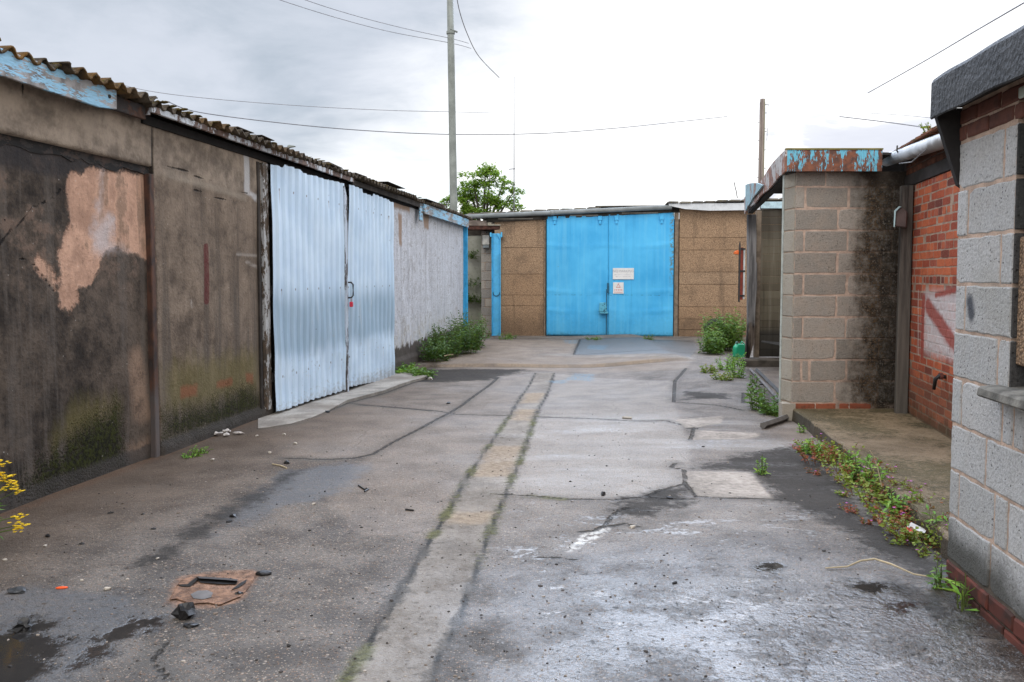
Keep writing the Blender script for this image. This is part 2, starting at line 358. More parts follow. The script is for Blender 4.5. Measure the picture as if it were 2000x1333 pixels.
# cracks
cr = m.ss(m.sub(m.add(m.attr('crack'), m.mul(m.sub(wob2, .5), .04)), m.lin(Y, 3, 15, .004, .016)), .014, .0)
c = m.mix(m.mul(cr, m.ss(m.add(wob, m.mul(nf, .3)), .36, .6, .2, .78)), c, (.026, .023, .019))
cre = m.ss(m.add(m.attr('crack'), m.mul(W2, .3)), .14, .0); c = m.mix(m.mul(m.mul(cre, m.ss(nm, .35, .62)), .6), c, (.055, .05, .043))
cr2 = m.ss(m.vor(.9, 'DISTANCE_TO_EDGE', vec=m.mix(.12, m.obj(), m.noise(2.5, 4, col=True))), .006, .0); cr2 = m.mul(cr2, m.ss(nm, .47, .6)); c = m.mix(m.mul(cr2, .35), c, (.03, .027, .024))
mo = m.mul(m.ss(m.add(m.attr('moss'), m.mul(W, .3)), .07, .0), m.ss(m.add(nm, m.mul(wob2, .6)), .72, .95)); c = m.mix(m.mul(mo, .68), c, m.mix(wob2, (.035, .04, .008), (.17, .16, .03)))
so = m.mul(m.ss(m.add(m.attr('soil_contact'), m.mul(W2, .35)), .17, .0), m.ss(m.add(wob2, m.mul(nm, .5)), .5, .85, .35, 1.0)); c = m.mix(m.mul(so, .85), c, m.mix(m.ss(nf, .35, .65), (.022, .019, .014), (.085, .065, .045)))  # dark soil and painted contact shade along wall and slab bases
# water: soaked areas are darker and smoother
wetr = m.mul(m.ss(m.add(Y, m.mul(m.sub(nb, .5), 2.2)), 5.1, 3.3), m.ss(m.add(X, m.mul(m.sub(nm, .5), 1.4)), -1.0, .8))
pit = m.mul(m.ss(m.noise(26, 4, .6), .56, .68), m.mx(wetr, m.mul(m.ss(Y, 6, 4), .5)))
dw = A('dwet', m.add(W2, m.mul(m.sub(nf, .5), .22)), .07, -.09); pu = A('pud', W2, .10, -.03)
damp = m.mul(m.ss(m.noise(.8, 5, .6), .48, .62), .12)
wet = m.mx(m.mul(wetr, m.ss(m.add(nm, m.mul(nf, .5)), .42, .8)), m.mx(m.mx(pu, damp), m.mul(sw, .22)))
wet = m.mx(wet, m.mul(ds, .45)); wet = m.mx(wet, m.mul(sheen_flk, .85)); wet = m.mx(wet, m.mul(m.mul(sh, .6), m.ss(nf, .4, .6))); wet = m.math('MULTIPLY', wet, m.inv(m.mul(li, .9)), clamp=True)
c = m.mix(m.mul(m.mul(wet, .60), m.inv(m.mul(sheen_flk, .9))), c, m.mix(1.0, c, (.30, .30, .31), 'MULTIPLY')); c = m.mix(m.mul(m.mul(dw, m.inv(li)), .86), c, m.mix(nf, (.022, .021, .020), (.062, .057, .053))); c = m.mix(m.mul(pit, .85), c, (.016, .015, .014)); c = m.mix(m.mul(pu, .8), c, (.012, .011, .010))
m.col(c)
m.rgh(m.mx(m.sub(m.lin(wet, 0, 1, .75, .15), m.mul(pu, .16)), .08))
m.put(m.b.inputs['Specular IOR Level'], m.mul(m.lin(wet, 0, 1, .14, .85), m.inv(m.mul(m.mx(dw, pit), .8))))
nb2 = m.noise(48, 3, .6); h = m.add(m.mul(m.add(m.mul(nb2, 1.5), m.mul(nff, .5)), m.lin(wetr, 0, 1, .7, 1.2)), m.add(m.mul(spd, m.lin(sp, 0, 1, .1, .6)), m.mul(nf, .9)))
h = m.mul(m.mul(h, m.inv(m.mul(pu, .95))), m.inv(m.mul(sheen_flk, .55)))
h = m.add(h, m.add(m.mul(cr, -4.5), m.add(m.mul(li, .7), m.add(m.mul(mo, 1.2), m.mul(sheen_flk, .35)))))
h = m.mul(h, m.lin(m.mul(wet, m.inv(cr)), 0, 1, 1.0, .17)); m.bump(h, 1.0, .007)
GROUND = m.m
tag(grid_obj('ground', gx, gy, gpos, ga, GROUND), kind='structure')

# ================================================================== LEFT SHED
shed = empty('concrete_shed', 'long low shed with stained concrete wall and corrugated roof along the left', 'shed', LW)
H = LW.hit
def hl(L, off=0.0): return [H(x, y, off) for x, y in L]
zl = 2.40; u_post = H(302, 500)[0]; u_end = H(905, 540)[0]; u_d0 = H(524, 540)[0]; u_d1 = H(768, 540)[0]
us = np.unique(np.concatenate([np.arange(2.4, u_post-.02, .035), [u_post-.004, u_post], np.arange(u_post+.03, u_end, .035), [u_end]]))
vs = np.unique(np.concatenate([np.arange(-.35, zl-.02, .035), [zl-.005, zl], np.arange(zl+.03, 2.80, .035), [2.80]]))
WU, WV = np.meshgrid(us, vs, indexing='ij')
def wpos(U, V):
    y = .006*np.sin(U*2.1+V)*np.sin(V*3.3+U*.4)+.003*np.sin(U*7+V*5)
    rec = ((V < zl-.002) & (U < u_post-.002)); y = y+np.where(rec, .035, 0)
    y = np.where((V < .1) & (U > u_post), y-.03, y)
    y = np.where((U > u_d0+.05) & (U < u_d1-.05) & (V < 2.73), y+.35, y)       # the doorway is a real opening behind the leaves
    return np.stack([U, y, V], -1)
def mw(polys, f=sd_poly): return np.minimum.reduce([np.minimum(f(WU, WV, hl(p)), 3.0) for p in polys])
pink = [[(145, 337), (190, 330), (240, 333), (298, 343), (302, 512), (285, 503), (256, 495), (235, 485), (210, 495), (206, 528), (177, 561), (157, 570), (161, 586), (144, 608), (128, 598), (126, 532), (121, 499), (128, 468), (148, 438), (142, 370)],
        [(72, 512), (85, 495), (105, 515), (115, 540), (117, 568), (100, 545), (85, 530)]]
wa = dict(pink=mw(pink), blot=mw([[(190, 455), (215, 420), (232, 425), (228, 470), (265, 492), (240, 490), (205, 500), (188, 492)], [(205, 330), (212, 330), (205, 440), (196, 440)]]),
          stain=mw([[(262, 685), (285, 678), (293, 720), (300, 790), (310, 800), (310, 830), (268, 820), (262, 760), (254, 720)], [(256, 872), (300, 855), (308, 890), (262, 905)]]),
          moss=mw([[(40, 950), (110, 890), (160, 850), (190, 830), (232, 805), (240, 830), (252, 905), (200, 925), (60, 975)], [(322, 815), (400, 800), (480, 762), (508, 772), (512, 800), (420, 838), (325, 855)]]),
          yg=mw([[(100, 860), (140, 800), (200, 775), (240, 790), (232, 820), (170, 850), (110, 890)], [(320, 715), (430, 690), (505, 680), (508, 770), (400, 800), (320, 812)]]),
          redm=mw([[(397, 478), (406, 476), (407, 594), (398, 594)]]), rbrick=mw([[(352, 760), (385, 752), (386, 772), (354, 776)], [(425, 748), (455, 740), (455, 750), (426, 756)], [(480, 732), (496, 728), (494, 748), (482, 746)]]),
          crackw=mw([[(315, 325), (360, 333), (400, 352), (440, 362), (482, 378)], [(0, 490), (30, 455), (60, 425), (75, 405), (110, 390), (128, 370)], [(30, 455), (20, 430)], [(40, 500), (80, 520), (118, 575)], [(45, 150), (42, 190)], [(380, 372), (440, 392), (480, 402)]], sd_line),
          palel=mw([[(322, 338), (400, 362), (440, 374), (480, 388)]], sd_line), joint=mw([[(297, 200), (299, 340)]], sd_line), scr=mw([[(462, 496), (510, 500)], [(480, 512), (512, 526)], [(372, 588), (376, 602)]], sd_line),
          pw=mw([[(476, 300), (484, 300), (486, 372), (500, 385), (500, 392), (478, 375)]]))
wa['white'] = u_d1-.1-WU
wa['bare'] = mw([[(766, 392), (800, 404), (800, 413), (768, 405)], [(826, 408), (838, 412), (836, 448), (828, 446)], [(778, 418), (785, 420), (784, 480), (780, 478)]])
m = M('stained_render', .9, .15); X, Y, Z = m.xyz()
n1 = m.noise(1.3, 6, .62); n2 = m.noise(6, 6, .65); n3 = m.noise(38, 4, .6); drip = m.noise(1.0, 5, .6, vec=m.map((7, 7, .45))); drip2 = m.noise(1, 4, .6, vec=m.map((22, 22, 1.1)))
W = m.add(m.mul(m.sub(n2, .5), .22), m.mul(m.sub(n3, .5), .05)); WD = m.mul(m.sub(drip, .5), .45)
c0_ = None
low = m.mul(m.ss(Z, zl-.01, zl-.08), m.ss(X, u_post+.05, u_post-.02))           # infill panel of the blocked doorway
c = m.mix(m.ss(m.add(m.mul(n1, .55), m.mul(n2, .45)), .36, .62), (.088, .066, .050), (.25, .19, .142)); c = m.mix(m.mul(m.ss(m.add(m.mul(drip, .6), m.mul(n2, .4)), .5, .62), .55), c, (.055, .043, .035)); c = m.mix(m.mul(m.ss(n3, .52, .68), .35), c, (.05, .042, .036))
c = m.mix(m.mul(m.ss(m.add(Z, m.mul(W, .3)), zl-.12, zl+.02), .38), c, m.mix(m.ss(m.add(m.mul(n1, .5), m.mul(n2, .5)), .38, .6), (.15, .12, .095), (.36, .29, .225)))
dark = m.mix(m.ss(m.add(m.mul(n1, .5), m.mul(n2, .5)), .36, .64), (.024, .019, .016), (.105, .080, .062)); c = m.mix(m.mul(m.ss(m.add(Z, m.mul(W, .3)), zl-.12, zl+.02), .38), c, m.mix(m.ss(m.add(m.mul(n1, .5), m.mul(n2, .5)), .38, .6), (.15, .12, .095), (.36, .29, .225)))
dark = m.mix(m.mul(m.ss(n3, .5, .66), .45), dark, (.02, .018, .018)); c = m.mix(m.mul(m.ss(m.add(Z, m.mul(W, .3)), zl-.12, zl+.02), .38), c, m.mix(m.ss(m.add(m.mul(n1, .5), m.mul(n2, .5)), .38, .6), (.15, .12, .095), (.36, .29, .225)))
dark = m.mix(m.mul(m.ss(drip, .52, .64), .45), dark, (.13, .11, .095))
kd = m.ss(m.add(m.add(m.mul(drip, .35), m.mul(n1, .35)), m.lin(Z, .2, 2.3, .14, -.10)), .37, .46)
c = m.mix(m.mul(m.ss(X, u_post-.05, u_post+.05), m.mul(kd, .55)), c, m.mix(n2, (.06, .052, .046), (.12, .1, .082)))
c = m.mix(m.mul(low, m.lin(m.ss(n2, .25, .7), 0, 1, 1.0, .9)), c, dark)
c = m.mix(m.mul(m.mul(low, m.ss(m.add(m.mul(n2, .7), m.mul(n1, .4)), .57, .66)), m.mul(m.ss(Z, 1.2, 1.7), .7)), c, (.17, .115, .087))
c = m.mix(m.mul(low, m.mul(m.ss(m.add(Z, m.mul(W, .8)), zl-.25, zl-.17), .75)), c, (.03, .028, .03))
pk = m.mul(m.ss(m.add(m.attr('pink'), m.mul(W, .95)), .03, -.02), m.ss(m.add(m.mul(n2, .55), m.add(m.mul(drip, .35), m.mul(n3, .2))), .66, .58, .0, 1.0) if False else m.ss(m.add(m.attr('pink'), m.mul(W, .95)), .03, -.02))
c = m.mix(pk, c, m.mix(m.ss(m.add(m.mul(n2, .7), m.mul(drip, .3)), .36, .62), (.36, .215, .15), (.60, .365, .255)))
pst = m.add(m.mul(drip, .55), m.mul(n2, .5)); c = m.mix(m.mul(m.mul(pk, m.ss(pst, .53, .62)), .62), c, m.mix(n3, (.06, .05, .035), (.17, .12, .085))); c = m.mix(m.mul(m.mul(pk, m.ss(n3, .6, .68)), .4), c, (.14, .09, .06))
c = m.mix(m.mul(m.ss(m.add(m.attr('blot'), m.add(m.mul(W, 1.0), m.mul(WD, .15))), .05, -.07), .8), c, (.52, .45, .44))
c = m.mix(m.mul(m.ss(m.add(m.attr('stain'), m.add(m.mul(W, 1.1), m.mul(WD, .3))), .06, -.06), m.ss(m.add(m.mul(n3, .5), m.mul(n2, .5)), .36, .56, .25, .75)), c, m.mix(n2, (.18, .115, .08), (.34, .225, .155)))
c = m.mix(m.mul(m.ss(m.add(m.attr('yg'), m.add(WD, W)), .10, -.16), .5), c, m.mix(drip2, (.10, .08, .02), (.20, .17, .055)))
c = m.mix(m.mul(m.ss(m.add(m.attr('rbrick'), m.mul(W, .5)), .03, -.02), .7), c, (.23, .085, .045))
mq = m.add(m.attr('moss'), m.add(m.mul(WD, .9), m.add(m.mul(W, 1.4), m.mul(m.sub(m.noise(60, 4), .5), .45)))); mo = m.mul(m.ss(mq, .12, -.10), m.ss(m.add(n2, m.mul(n3, .4)), .40, .72))
c = m.mix(m.mul(mo, .94), c, m.mix(m.ss(n3, .35, .65), (.003, .004, .0015), (.032, .036, .006)))
c = m.mix(m.mul(m.ss(m.attr('redm'), .012, -.004), m.lin(n3, .3, .7, .6, .95)), c, (.10, .022, .022))
c = m.mix(m.mul(m.ss(m.add(m.attr('scr'), m.mul(W, .1)), .03, .0), .5), c, (.42, .38, .34))
c = m.mix(m.mul(m.ss(m.add(m.attr('pw'), m.mul(W, .3)), .03, -.01), .8), c, (.48, .47, .47))
fl = m.vor(9, 'F1', 'Distance'); spk = m.mul(m.ss(m.vor(16), .10, .05), m.ss(n2, .5, .6)); c = m.mix(m.mul(spk, m.mul(m.ss(X, u_d0, u_d0-.1), .55)), c, (.5, .47, .43))
# whitewashed bay past the doors
wh = m.ss(m.attr('white'), .02, -.02)
lim = m.add(m.lin(X, 13.7, 19.5, .28, .33), m.add(m.mul(m.sub(n2, .5), .45), m.mul(m.sub(drip, .5), .12)))
wc = m.mix(m.ss(m.add(m.mul(drip, .35), m.mul(n2, .65)), .34, .60), (.36, .36, .38), (.66, .67, .71))
wc = m.mix(m.mul(m.ss(m.add(m.mul(drip2, .4), m.mul(n1, .65)), .56, .68), .55), wc, (.26, .235, .22)); wc = m.mix(m.mul(m.ss(m.add(m.mul(n2, .65), m.mul(n3, .45)), .54, .63), .62), wc, (.20, .18, .165))
wc = m.mix(m.mul(m.ss(m.add(m.attr('bare'), m.mul(W, .6)), .05, -.03), .9), wc, (.30, .20, .135))
wc = m.mix(m.mul(m.ss(Z, .9, .3), m.mul(m.ss(n2, .4, .6), .35)), wc, (.40, .34, .22))
c = m.mix(m.mul(wh, m.ss(m.sub(Z, lim), -.03, .05)), c, wc)
c = m.mix(m.mul(m.mul(wh, m.ss(m.sub(Z, lim), .03, -.06)), .8), c, m.mix(n2, (.03, .027, .024), (.10, .085, .075)))
cr = m.mx(m.ss(m.sub(m.add(m.attr('crackw'), m.mul(W, .10)), m.mul(m.ss(n3, .4, .7), .006)), .011, .0), m.ss(m.add(m.attr('joint'), m.mul(W, .06)), .022, .008))
c = m.mix(m.mul(m.ss(m.add(m.attr('palel'), m.mul(W, .25)), .05, .0), .5), c, (.34, .29, .23)); c = m.mix(m.mul(cr, .9), c, (.012, .010, .009))
pl = m.mul(m.ss(m.add(Z, m.mul(W, .3)), .14, .09), m.ss(X, u_d0+.2, u_d0)); c = m.mix(m.mul(pl, .8), c, m.mix(n2, (.03, .028, .026), (.085, .075, .068)))
m.col(c); m.bump(m.add(m.add(m.mul(n2, .9), m.mul(n3, .5)), m.add(m.mul(cr, -1.2), m.add(m.mul(mo, .8), m.mul(pk, -.35)))), .7, .02)
grid_obj('wall', us, vs, wpos, wa, m.m, shed)
MAT_DARKC = plain('dark_concrete', (.08, .07, .06), .9)
b = MB(); b.box(2.4, u_end, 5.0, 5.15, -.3, 2.55); b.box(2.25, 2.4, .0, 5.15, -.3, 2.6); b.box(u_end-.12, u_end-.002, .02, 5.0, -.3, 2.6); b.build('back_wall', MAT_DARKC, shed)

# corrugated cement roof, sheet by sheet, ends ragged
m = M('mossy_cement_sheet', .9, .2); X, Y, Z = m.xyz(); n = m.noise(4, 6, .65); n2 = m.noise(30, 4)
c = m.mix(m.ss(n, .35, .65), (.045, .034, .022), (.10, .08, .06)); c = m.mix(m.mul(m.ss(m.noise(1.6, 4), .45, .62), m.ss(X, 11, 5)), c, m.mix(n2, (.075, .035, .010), (.22, .12, .03)))
c = m.mix(m.mul(m.ss(n2, .52, .66), .7), c, (.028, .022, .012)); c = m.mix(m.mul(m.ss(m.vor(14), .25, .1), .6), c, (.10, .085, .02)); m.col(c); m.bump(m.add(n, n2), .8, .02); MAT_ROOF = m.m
b = MB(); pitch = .146; u = 2.5; k = 0
while u < u_end+.05:
    w = pitch*7; ov = .17+random.uniform(-.03, .05); zt = 2.865+.008*(k % 2)+random.uniform(-.006, .01); tilt = random.uniform(-.012, .012); nseg = 70
    vsx = []
    for i in range(nseg+1):
        x = u+i*w/nseg; zz = zt+.027*math.cos(2*math.pi*(x-2.5)/pitch)+tilt*(i/nseg-.5)
        rag = random.uniform(-.006, .008)
        for y, dz in ((-ov+rag, 0), (-ov+.25, 0.0), (2.2, -.12), (5.3, -.30)): vsx.append((x, y, zz+dz))
    b.add(vsx, [(i*4+j, i*4+j+1, i*4+j+5, i*4+j+4) for i in range(nseg) for j in range(3)])
    u += w-.004; k += 1
b.build('roof', MAT_ROOF, shed, smooth=True, solid=.013)
MOSS = plain('roof_moss', (.07, .05, .012), .95, .6, 20, bump=1)
b = MB()
for i in range(150):
    x = random.uniform(4.5, u_end-.3) if i > 60 else random.uniform(4.5, 8)
    kk = round((x-2.5)/pitch); x = 2.5+kk*pitch; top = 2.9 if kk == int(kk) else 2.85
    b.blob((x+random.uniform(-.02, .02), -.12+random.uniform(-.08, .1), top-.010), (random.uniform(.012, .03), random.uniform(.02, .05), random.uniform(.006, .014)), i, 1, .4)
tag(b.build('roof_moss', MOSS, shed, smooth=True), kind='stuff')
for px, L, z, t in ((480, .35, 2.93, .06), (520, .3, 2.93, .05), (655, .5, 2.92, .02), (772, 1.0, 2.965, .03), (850, 1.6, 2.93, -.02), (705, .5, 2.92, .03)):
    uu = H(px, 340, .15)[0]; b = MB(); b.box(uu-L/2, uu+L/2, -.17+random.uniform(-.02, .02), .3, z-.012, z-.002, .008); b.build('broken_sheet', MAT_ROOF, shed)

# eave boards
PBLUE = peel('peeling_blue_board', srgb(150, 196, 222), (.36, .345, .34), .52, 3.2, (1, 1, 5), under2=(.15, .135, .125))
PPALE = peel('peeling_pale_board', srgb(196, 200, 205), (.16, .10, .075), .5, 5, (2.2, 1, 1), under2=(.08, .05, .04))
RUSTD = peel('dark_rust_steel', (.05, .042, .04), (.10, .05, .032), .6, 5, rough=.75)
TIMB = plain('old_dark_timber', (.04, .033, .028), .9, .4, 6, streak=.4)
u0 = H(222, 190, .12)[0]
b = MB(); b.prism([(2.4, 2.715), (u0-.6, 2.70), (u0-.2, 2.70), (u0, 2.725), (u0+.004, 2.865), (2.4, 2.87)], (-.145, -.12)); o = b.build('fascia_board', PBLUE, shed, bevel=.004); tag(o, 'flaking pale blue painted fascia board')
b = MB(); b.box(4.85, 4.88, -.16, -.146, 2.77, 2.82); b.build('bracket', TIMB, o); b = MB(); b.tube([(u0-.09, -.152, 2.80), (u0-.09, -.14, 2.80)], .014, 8); b.build('bolt_head', TIMB, o)
u1 = H(290, 205, .1)[0]; u2 = H(690, 345, .12)[0]; u3 = H(828, 405, .12)[0]
b = MB(); b.box(u0-.02, u1, -.075, -.04, 2.74, 2.85); b.build('fascia_board', RUSTD, shed, bevel=.004)
b = MB(); b.prism([(u1, 2.80), (u2, 2.785), (u2, 2.845), (u1, 2.85)], (-.13, -.10)); b.box(u1, u1+.03, -.10, 0, 2.78, 2.85); b.build('fascia_board', PPALE, shed, bevel=.003)
b = MB(); b.prism([(u2+.03, 2.76), (u3-.02, 2.75), (u3-.02, 2.84), (u2+.03, 2.83)], (-.10, -.07)); b.build('fascia_board', TIMB, shed, bevel=.003)
b = MB(); b.prism([(u3, 2.655), (u_end, 2.64), (u_end, 2.835), (u3, 2.835)], (-.13, -.10)); b.prism([(u3-.2, 2.50), (u3-.02, 2.50), (u3-.004, 2.835), (u3-.2, 2.835)], (-.10, -.075)); tag(b.build('fascia_board', PBLUE, shed, bevel=.003), 'pale blue fascia board at the far corner')
b = MB(); b.box(u1+.05, u_end, -.02, .02, 2.725, 2.795); b.box(u_d0, u_d1, .02, .2, 2.66, 2.80); b.build('eave_shadow_plate', plain('eave_shadow_black', (.014, .012, .011), .95), shed)  # near-black colour stands for the deep shadow under the eave
b = MB(); lp_ = [(3+k*.1, zl-.075+random.uniform(-.03, .03)) for k in range(int((u_post-3.05)/.1))]; b.prism([(3, zl-.004)]+lp_+[(u_post-.01, zl-.08), (u_post-.01, zl-.004)], (.026, .08)); b.build('lintel', peel('lintel_shadow_rust', (.016, .014, .013), (.055, .036, .028), .58, 5, (1.5, 1, 3), .9, under2=(.03, .026, .024)), shed)  # ragged dark strip: shadow line under the upper wall, painted, with rust
b = MB(); up = H(302, 600, .03)[0]; b.box(up, up+.062, -.012, .05, -.06, 2.335)
m = M('rusty_post', .8, .3); X, Y, Z = m.xyz(); n = m.noise(9, 6, .65, vec=m.map((1, 1, .5)))
c = m.mix(m.ss(n, .35, .65), (.035, .026, .024), (.105, .05, .032)); c = m.mix(m.mul(m.ss(m.add(Z, m.mul(m.sub(n, .5), .8)), .75, .35), .8), c, (.115, .10, .095)); m.col(c); m.bump(n, .5, .01); b.build('steel_post', m.m, shed, bevel=.006)

# ---- the pair of corrugated doors
m = M('white_painted_corrugated_steel', .66, .25); X, Y, Z = m.xyz(); n = m.noise(2.2, 5, .6); n2 = m.noise(25, 4); st = m.noise(1, 5, .65, vec=m.map((9, 9, .35)))
c = m.mix(m.ss(n, .3, .7), (.52, .655, .80), (.62, .745, .87))
band = m.mul(m.ss(m.add(Z, m.mul(m.sub(st, .5), .7)), 1.48, 1.10), m.ss(m.add(Z, m.mul(m.sub(st, .5), .5)), .48, .72))
c = m.mix(m.mul(band, m.lin(st, .3, .7, .45, 1.0)), c, m.mix(st, (.17, .27, .36), (.37, .50, .62)))
c = m.mix(m.mul(m.ss(st, .6, .68), m.mul(m.ss(Z, 2.2, 1.0), .5)), c, (.82, .84, .86))
c = m.mix(m.mul(m.ss(m.add(m.mul(n2, .5), m.mul(m.noise(7, 5), .5)), .60, .66), m.mul(m.ss(Z, 1.0, .2), .7)), c, (.36, .43, .50))
c = m.mix(m.mul(m.ss(m.add(Z, m.mul(m.sub(n2, .5), .5)), .12, -.08), .6), c, (.30, .29, .28))
fx = m.math('ABSOLUTE', m.sub(m.math('FRACT', m.math('DIVIDE', X, .37)), .5)); rowm = None
for zr in (.40, 1.35, 2.44):
    hd = m.mul(m.ss(fx, .040, .022), m.ss(m.math('ABSOLUTE', m.sub(Z, zr)), .016, .008)); run = m.mul(m.mul(m.ss(fx, .05, .0), m.mul(m.ss(Z, zr, zr-.01), m.ss(Z, zr-.28, zr))), m.ss(m.noise(3.3, 2), .5, .66))
    c = m.mix(m.mul(run, .55), c, (.30, .20, .14)); c = m.mix(m.mul(hd, .8), c, (.13, .10, .09))
c = m.mix(m.mul(m.ss(m.add(m.mul(n2, .4), m.mul(m.noise(5, 6, .68), .6)), .57, .63), m.mul(m.ss(Z, 1.6, .0), .45)), c, (.42, .44, .44))
spots = m.ss(m.vor(3.1), .05, .03); c = m.mix(m.mul(spots, .7), c, (.15, .13, .14)); m.col(c); m.bump(m.add(n, m.mul(n2, .3)), .25, .01); MAT_WDOOR = m.m
doors = []
def leaf(tl, tr, bl, br, seed):
    off = .085; (ua, za), (ub, zb), (uc, zc), (ud, zd) = [H(*p, off) for p in (tl, tr, bl, br)]
    b = MB(); p = .185; N = int((ub-ua)/p*12); rows = 26; rr = random.Random(seed)
    prof = lambda x: [0, 0, .04, 0, 0, .55, 1, 1, .96, 1, 1, .5][int((x/p % 1)*12+.001) % 12]*.028
    steps = [rr.uniform(-.02, .02) for _ in range(9)]
    vsx = []
    for i in range(N+1):
        f = i/N; ut = ua+f*(ub-ua); ubm = uc+f*(ud-uc); x = f*(ub-ua)
        zt = za+f*(zb-za)+steps[int(f*7.99)]*1.2; zl_ = zc+f*(zd-zc)+rr.uniform(-.008, .008)
        for j in range(rows+1):
            g = j/rows; uu = ubm+(ut-ubm)*g; zz = zl_+(zt-zl_)*g
            dent = .010*math.sin(uu*3.1+zz*2+seed)*math.sin(zz*2.3+seed)+.006*math.sin(zz*9+uu*4)*(1 if zz < .6 else .3)
            vsx.append((uu, -off-prof(x)+dent, zz))
    b.add(vsx, [(i*(rows+1)+j, i*(rows+1)+j+1, (i+1)*(rows+1)+j+1, (i+1)*(rows+1)+j) for i in range(N) for j in range(rows)])
    r = b.build('door_leaf', MAT_WDOOR, shed, solid=.004)
    b = MB()
    for zz in (.35, 1.3, 2.4): b = MB(); b.box(ua+.05, ub-.03, -.05, .0, zz, zz+.09); b.build('door_rail', TIMB, r)
    return r, (ua, ub, zc)
L1, i1 = leaf((529, 318), (668, 361), (538, 804), (672, 761), 1); L2, i2 = leaf((681, 364), (765, 395), (677, 757), (768, 738), 2)
tag(L1, 'wider white corrugated door leaf nearer the camera'); tag(L2, 'narrower white corrugated door leaf with the handle')
FRAMEP = peel('peeling_white_timber', (.50, .50, .50), (.075, .062, .05), .52, 7, (2, 2, .7), under2=(.12, .085, .06))
ua = H(512, 540, .05)[0]; b = MB(); b.box(ua, ua+.05, -.02, .1, -.0, 2.70); b.build('door_jamb', TIMB, shed, bevel=.005)
b = MB(); b.box(ua+.085, i1[0]+.02, -.045, .0, .06, 2.70); b.build('door_jamb', FRAMEP, shed, bevel=.006)
ub = H(671, 540, .1)[0]; b = MB(); b.prism([(ub-.01, -.06), (ub+.07, -.06), (ub+.085, 2.55), (ub-.02, 2.70)], (-.135, -.10)); b.build('meeting_stile', peel('stile_paint', (.52, .58, .66), (.10, .085, .08), .62, 6, (3, 3, .5)), shed, bevel=.004)
b = MB(); uc = H(768, 560, .05)[0]; b.box(uc+.01, uc+.10, -.03, .1, -.15, 2.66); b.build('door_jamb', RUSTD, shed, bevel=.005)
hu, hz = H(682, 552, .15); BLK = plain('black_iron', (.02, .018, .018), .5, .3, 20)
hb = H(682, 582, .15)[1]
b = MB(); b.tube([(hu, -.10, hz), (hu+.02, -.17, hz), (hu+.07, -.18, hz-.03), (hu+.07, -.18, hb+.03), (hu+.02, -.17, hb), (hu, -.1, hb)], .012, 6); b.build('handle', BLK, L2, smooth=True)
pd = empty('padlock', 'small red padlock hanging under the iron handle of the white doors', 'padlock', loc=LW.world(hu+.02, -.17, hb-.01), rz=LW.ang)
b = MB(); b.box(-.028, .028, -.02, .02, -.115, -.045); b.build('lock_body', plain('red_plastic', (.5, .03, .05), .4), pd, bevel=.008)
b = MB(); b.tube([(-.016, 0, -.05), (-.016, 0, -.005), (0, 0, .012), (.016, 0, -.005), (.016, 0, -.05)], .005, 6); b.build('shackle', plain('steel_bright', (.5, .5, .5), .3, metal=.9), pd, smooth=True)

# apron slab in front of the doors
ap = [(504, 838), (530, 835), (567, 829), (605, 818), (642, 803), (678, 787), (712, 778), (750, 768), (780, 756), (807, 747), (828, 742), (834, 738), (822, 734), (795, 733)]
pts = [G(x, y) for x, y in ap]+[np.array(LW.world(u, -.02, 0)) for u in (u_d1+.25, (u_d0+u_d1)/2, u_d0+.4, u_d0-.35)]
m = M('apron_concrete', .85, .25); n = m.noise(3, 6, .6); n2 = m.noise(40, 4); c = m.mix(m.ss(n, .3, .7), (.20, .175, .15), (.36, .325, .28)); c = m.mix(m.mul(m.ss(n2, .5, .7), .5), c, (.10, .085, .07))
c = m.mix(m.mul(m.ss(m.noise(1.2, 4), .5, .62), .5), c, (.15, .115, .085)); m.col(c); m.bump(m.add(n, m.mul(n2, .5)), .6, .015)
bm = bmesh.new(); top = []
for p in pts:
    z = float(gz(p[0], p[1])); top.append(bm.verts.new((p[0], p[1], z+.006+.03*float(sst(p[1], 8.9, 10.2)))))
bot = [bm.verts.new((v.co.x, v.co.y, v.co.z-.15)) for v in top]; bm.faces.new(top)
for i in range(len(top)): j = (i+1) % len(top); bm.faces.new((top[i], bot[i], bot[j], top[j]))
bmesh.ops.triangulate(bm, faces=[f for f in bm.faces if len(f.verts) > 4]); bmesh.ops.recalc_face_normals(bm, faces=bm.faces)
me = bpy.data.meshes.new('concrete_apron'); bm.to_mesh(me); bm.free(); me.materials.append(m.m)
o = bpy.data.objects.new('concrete_apron', me); COL.objects.link(o); tag(o, kind='structure')
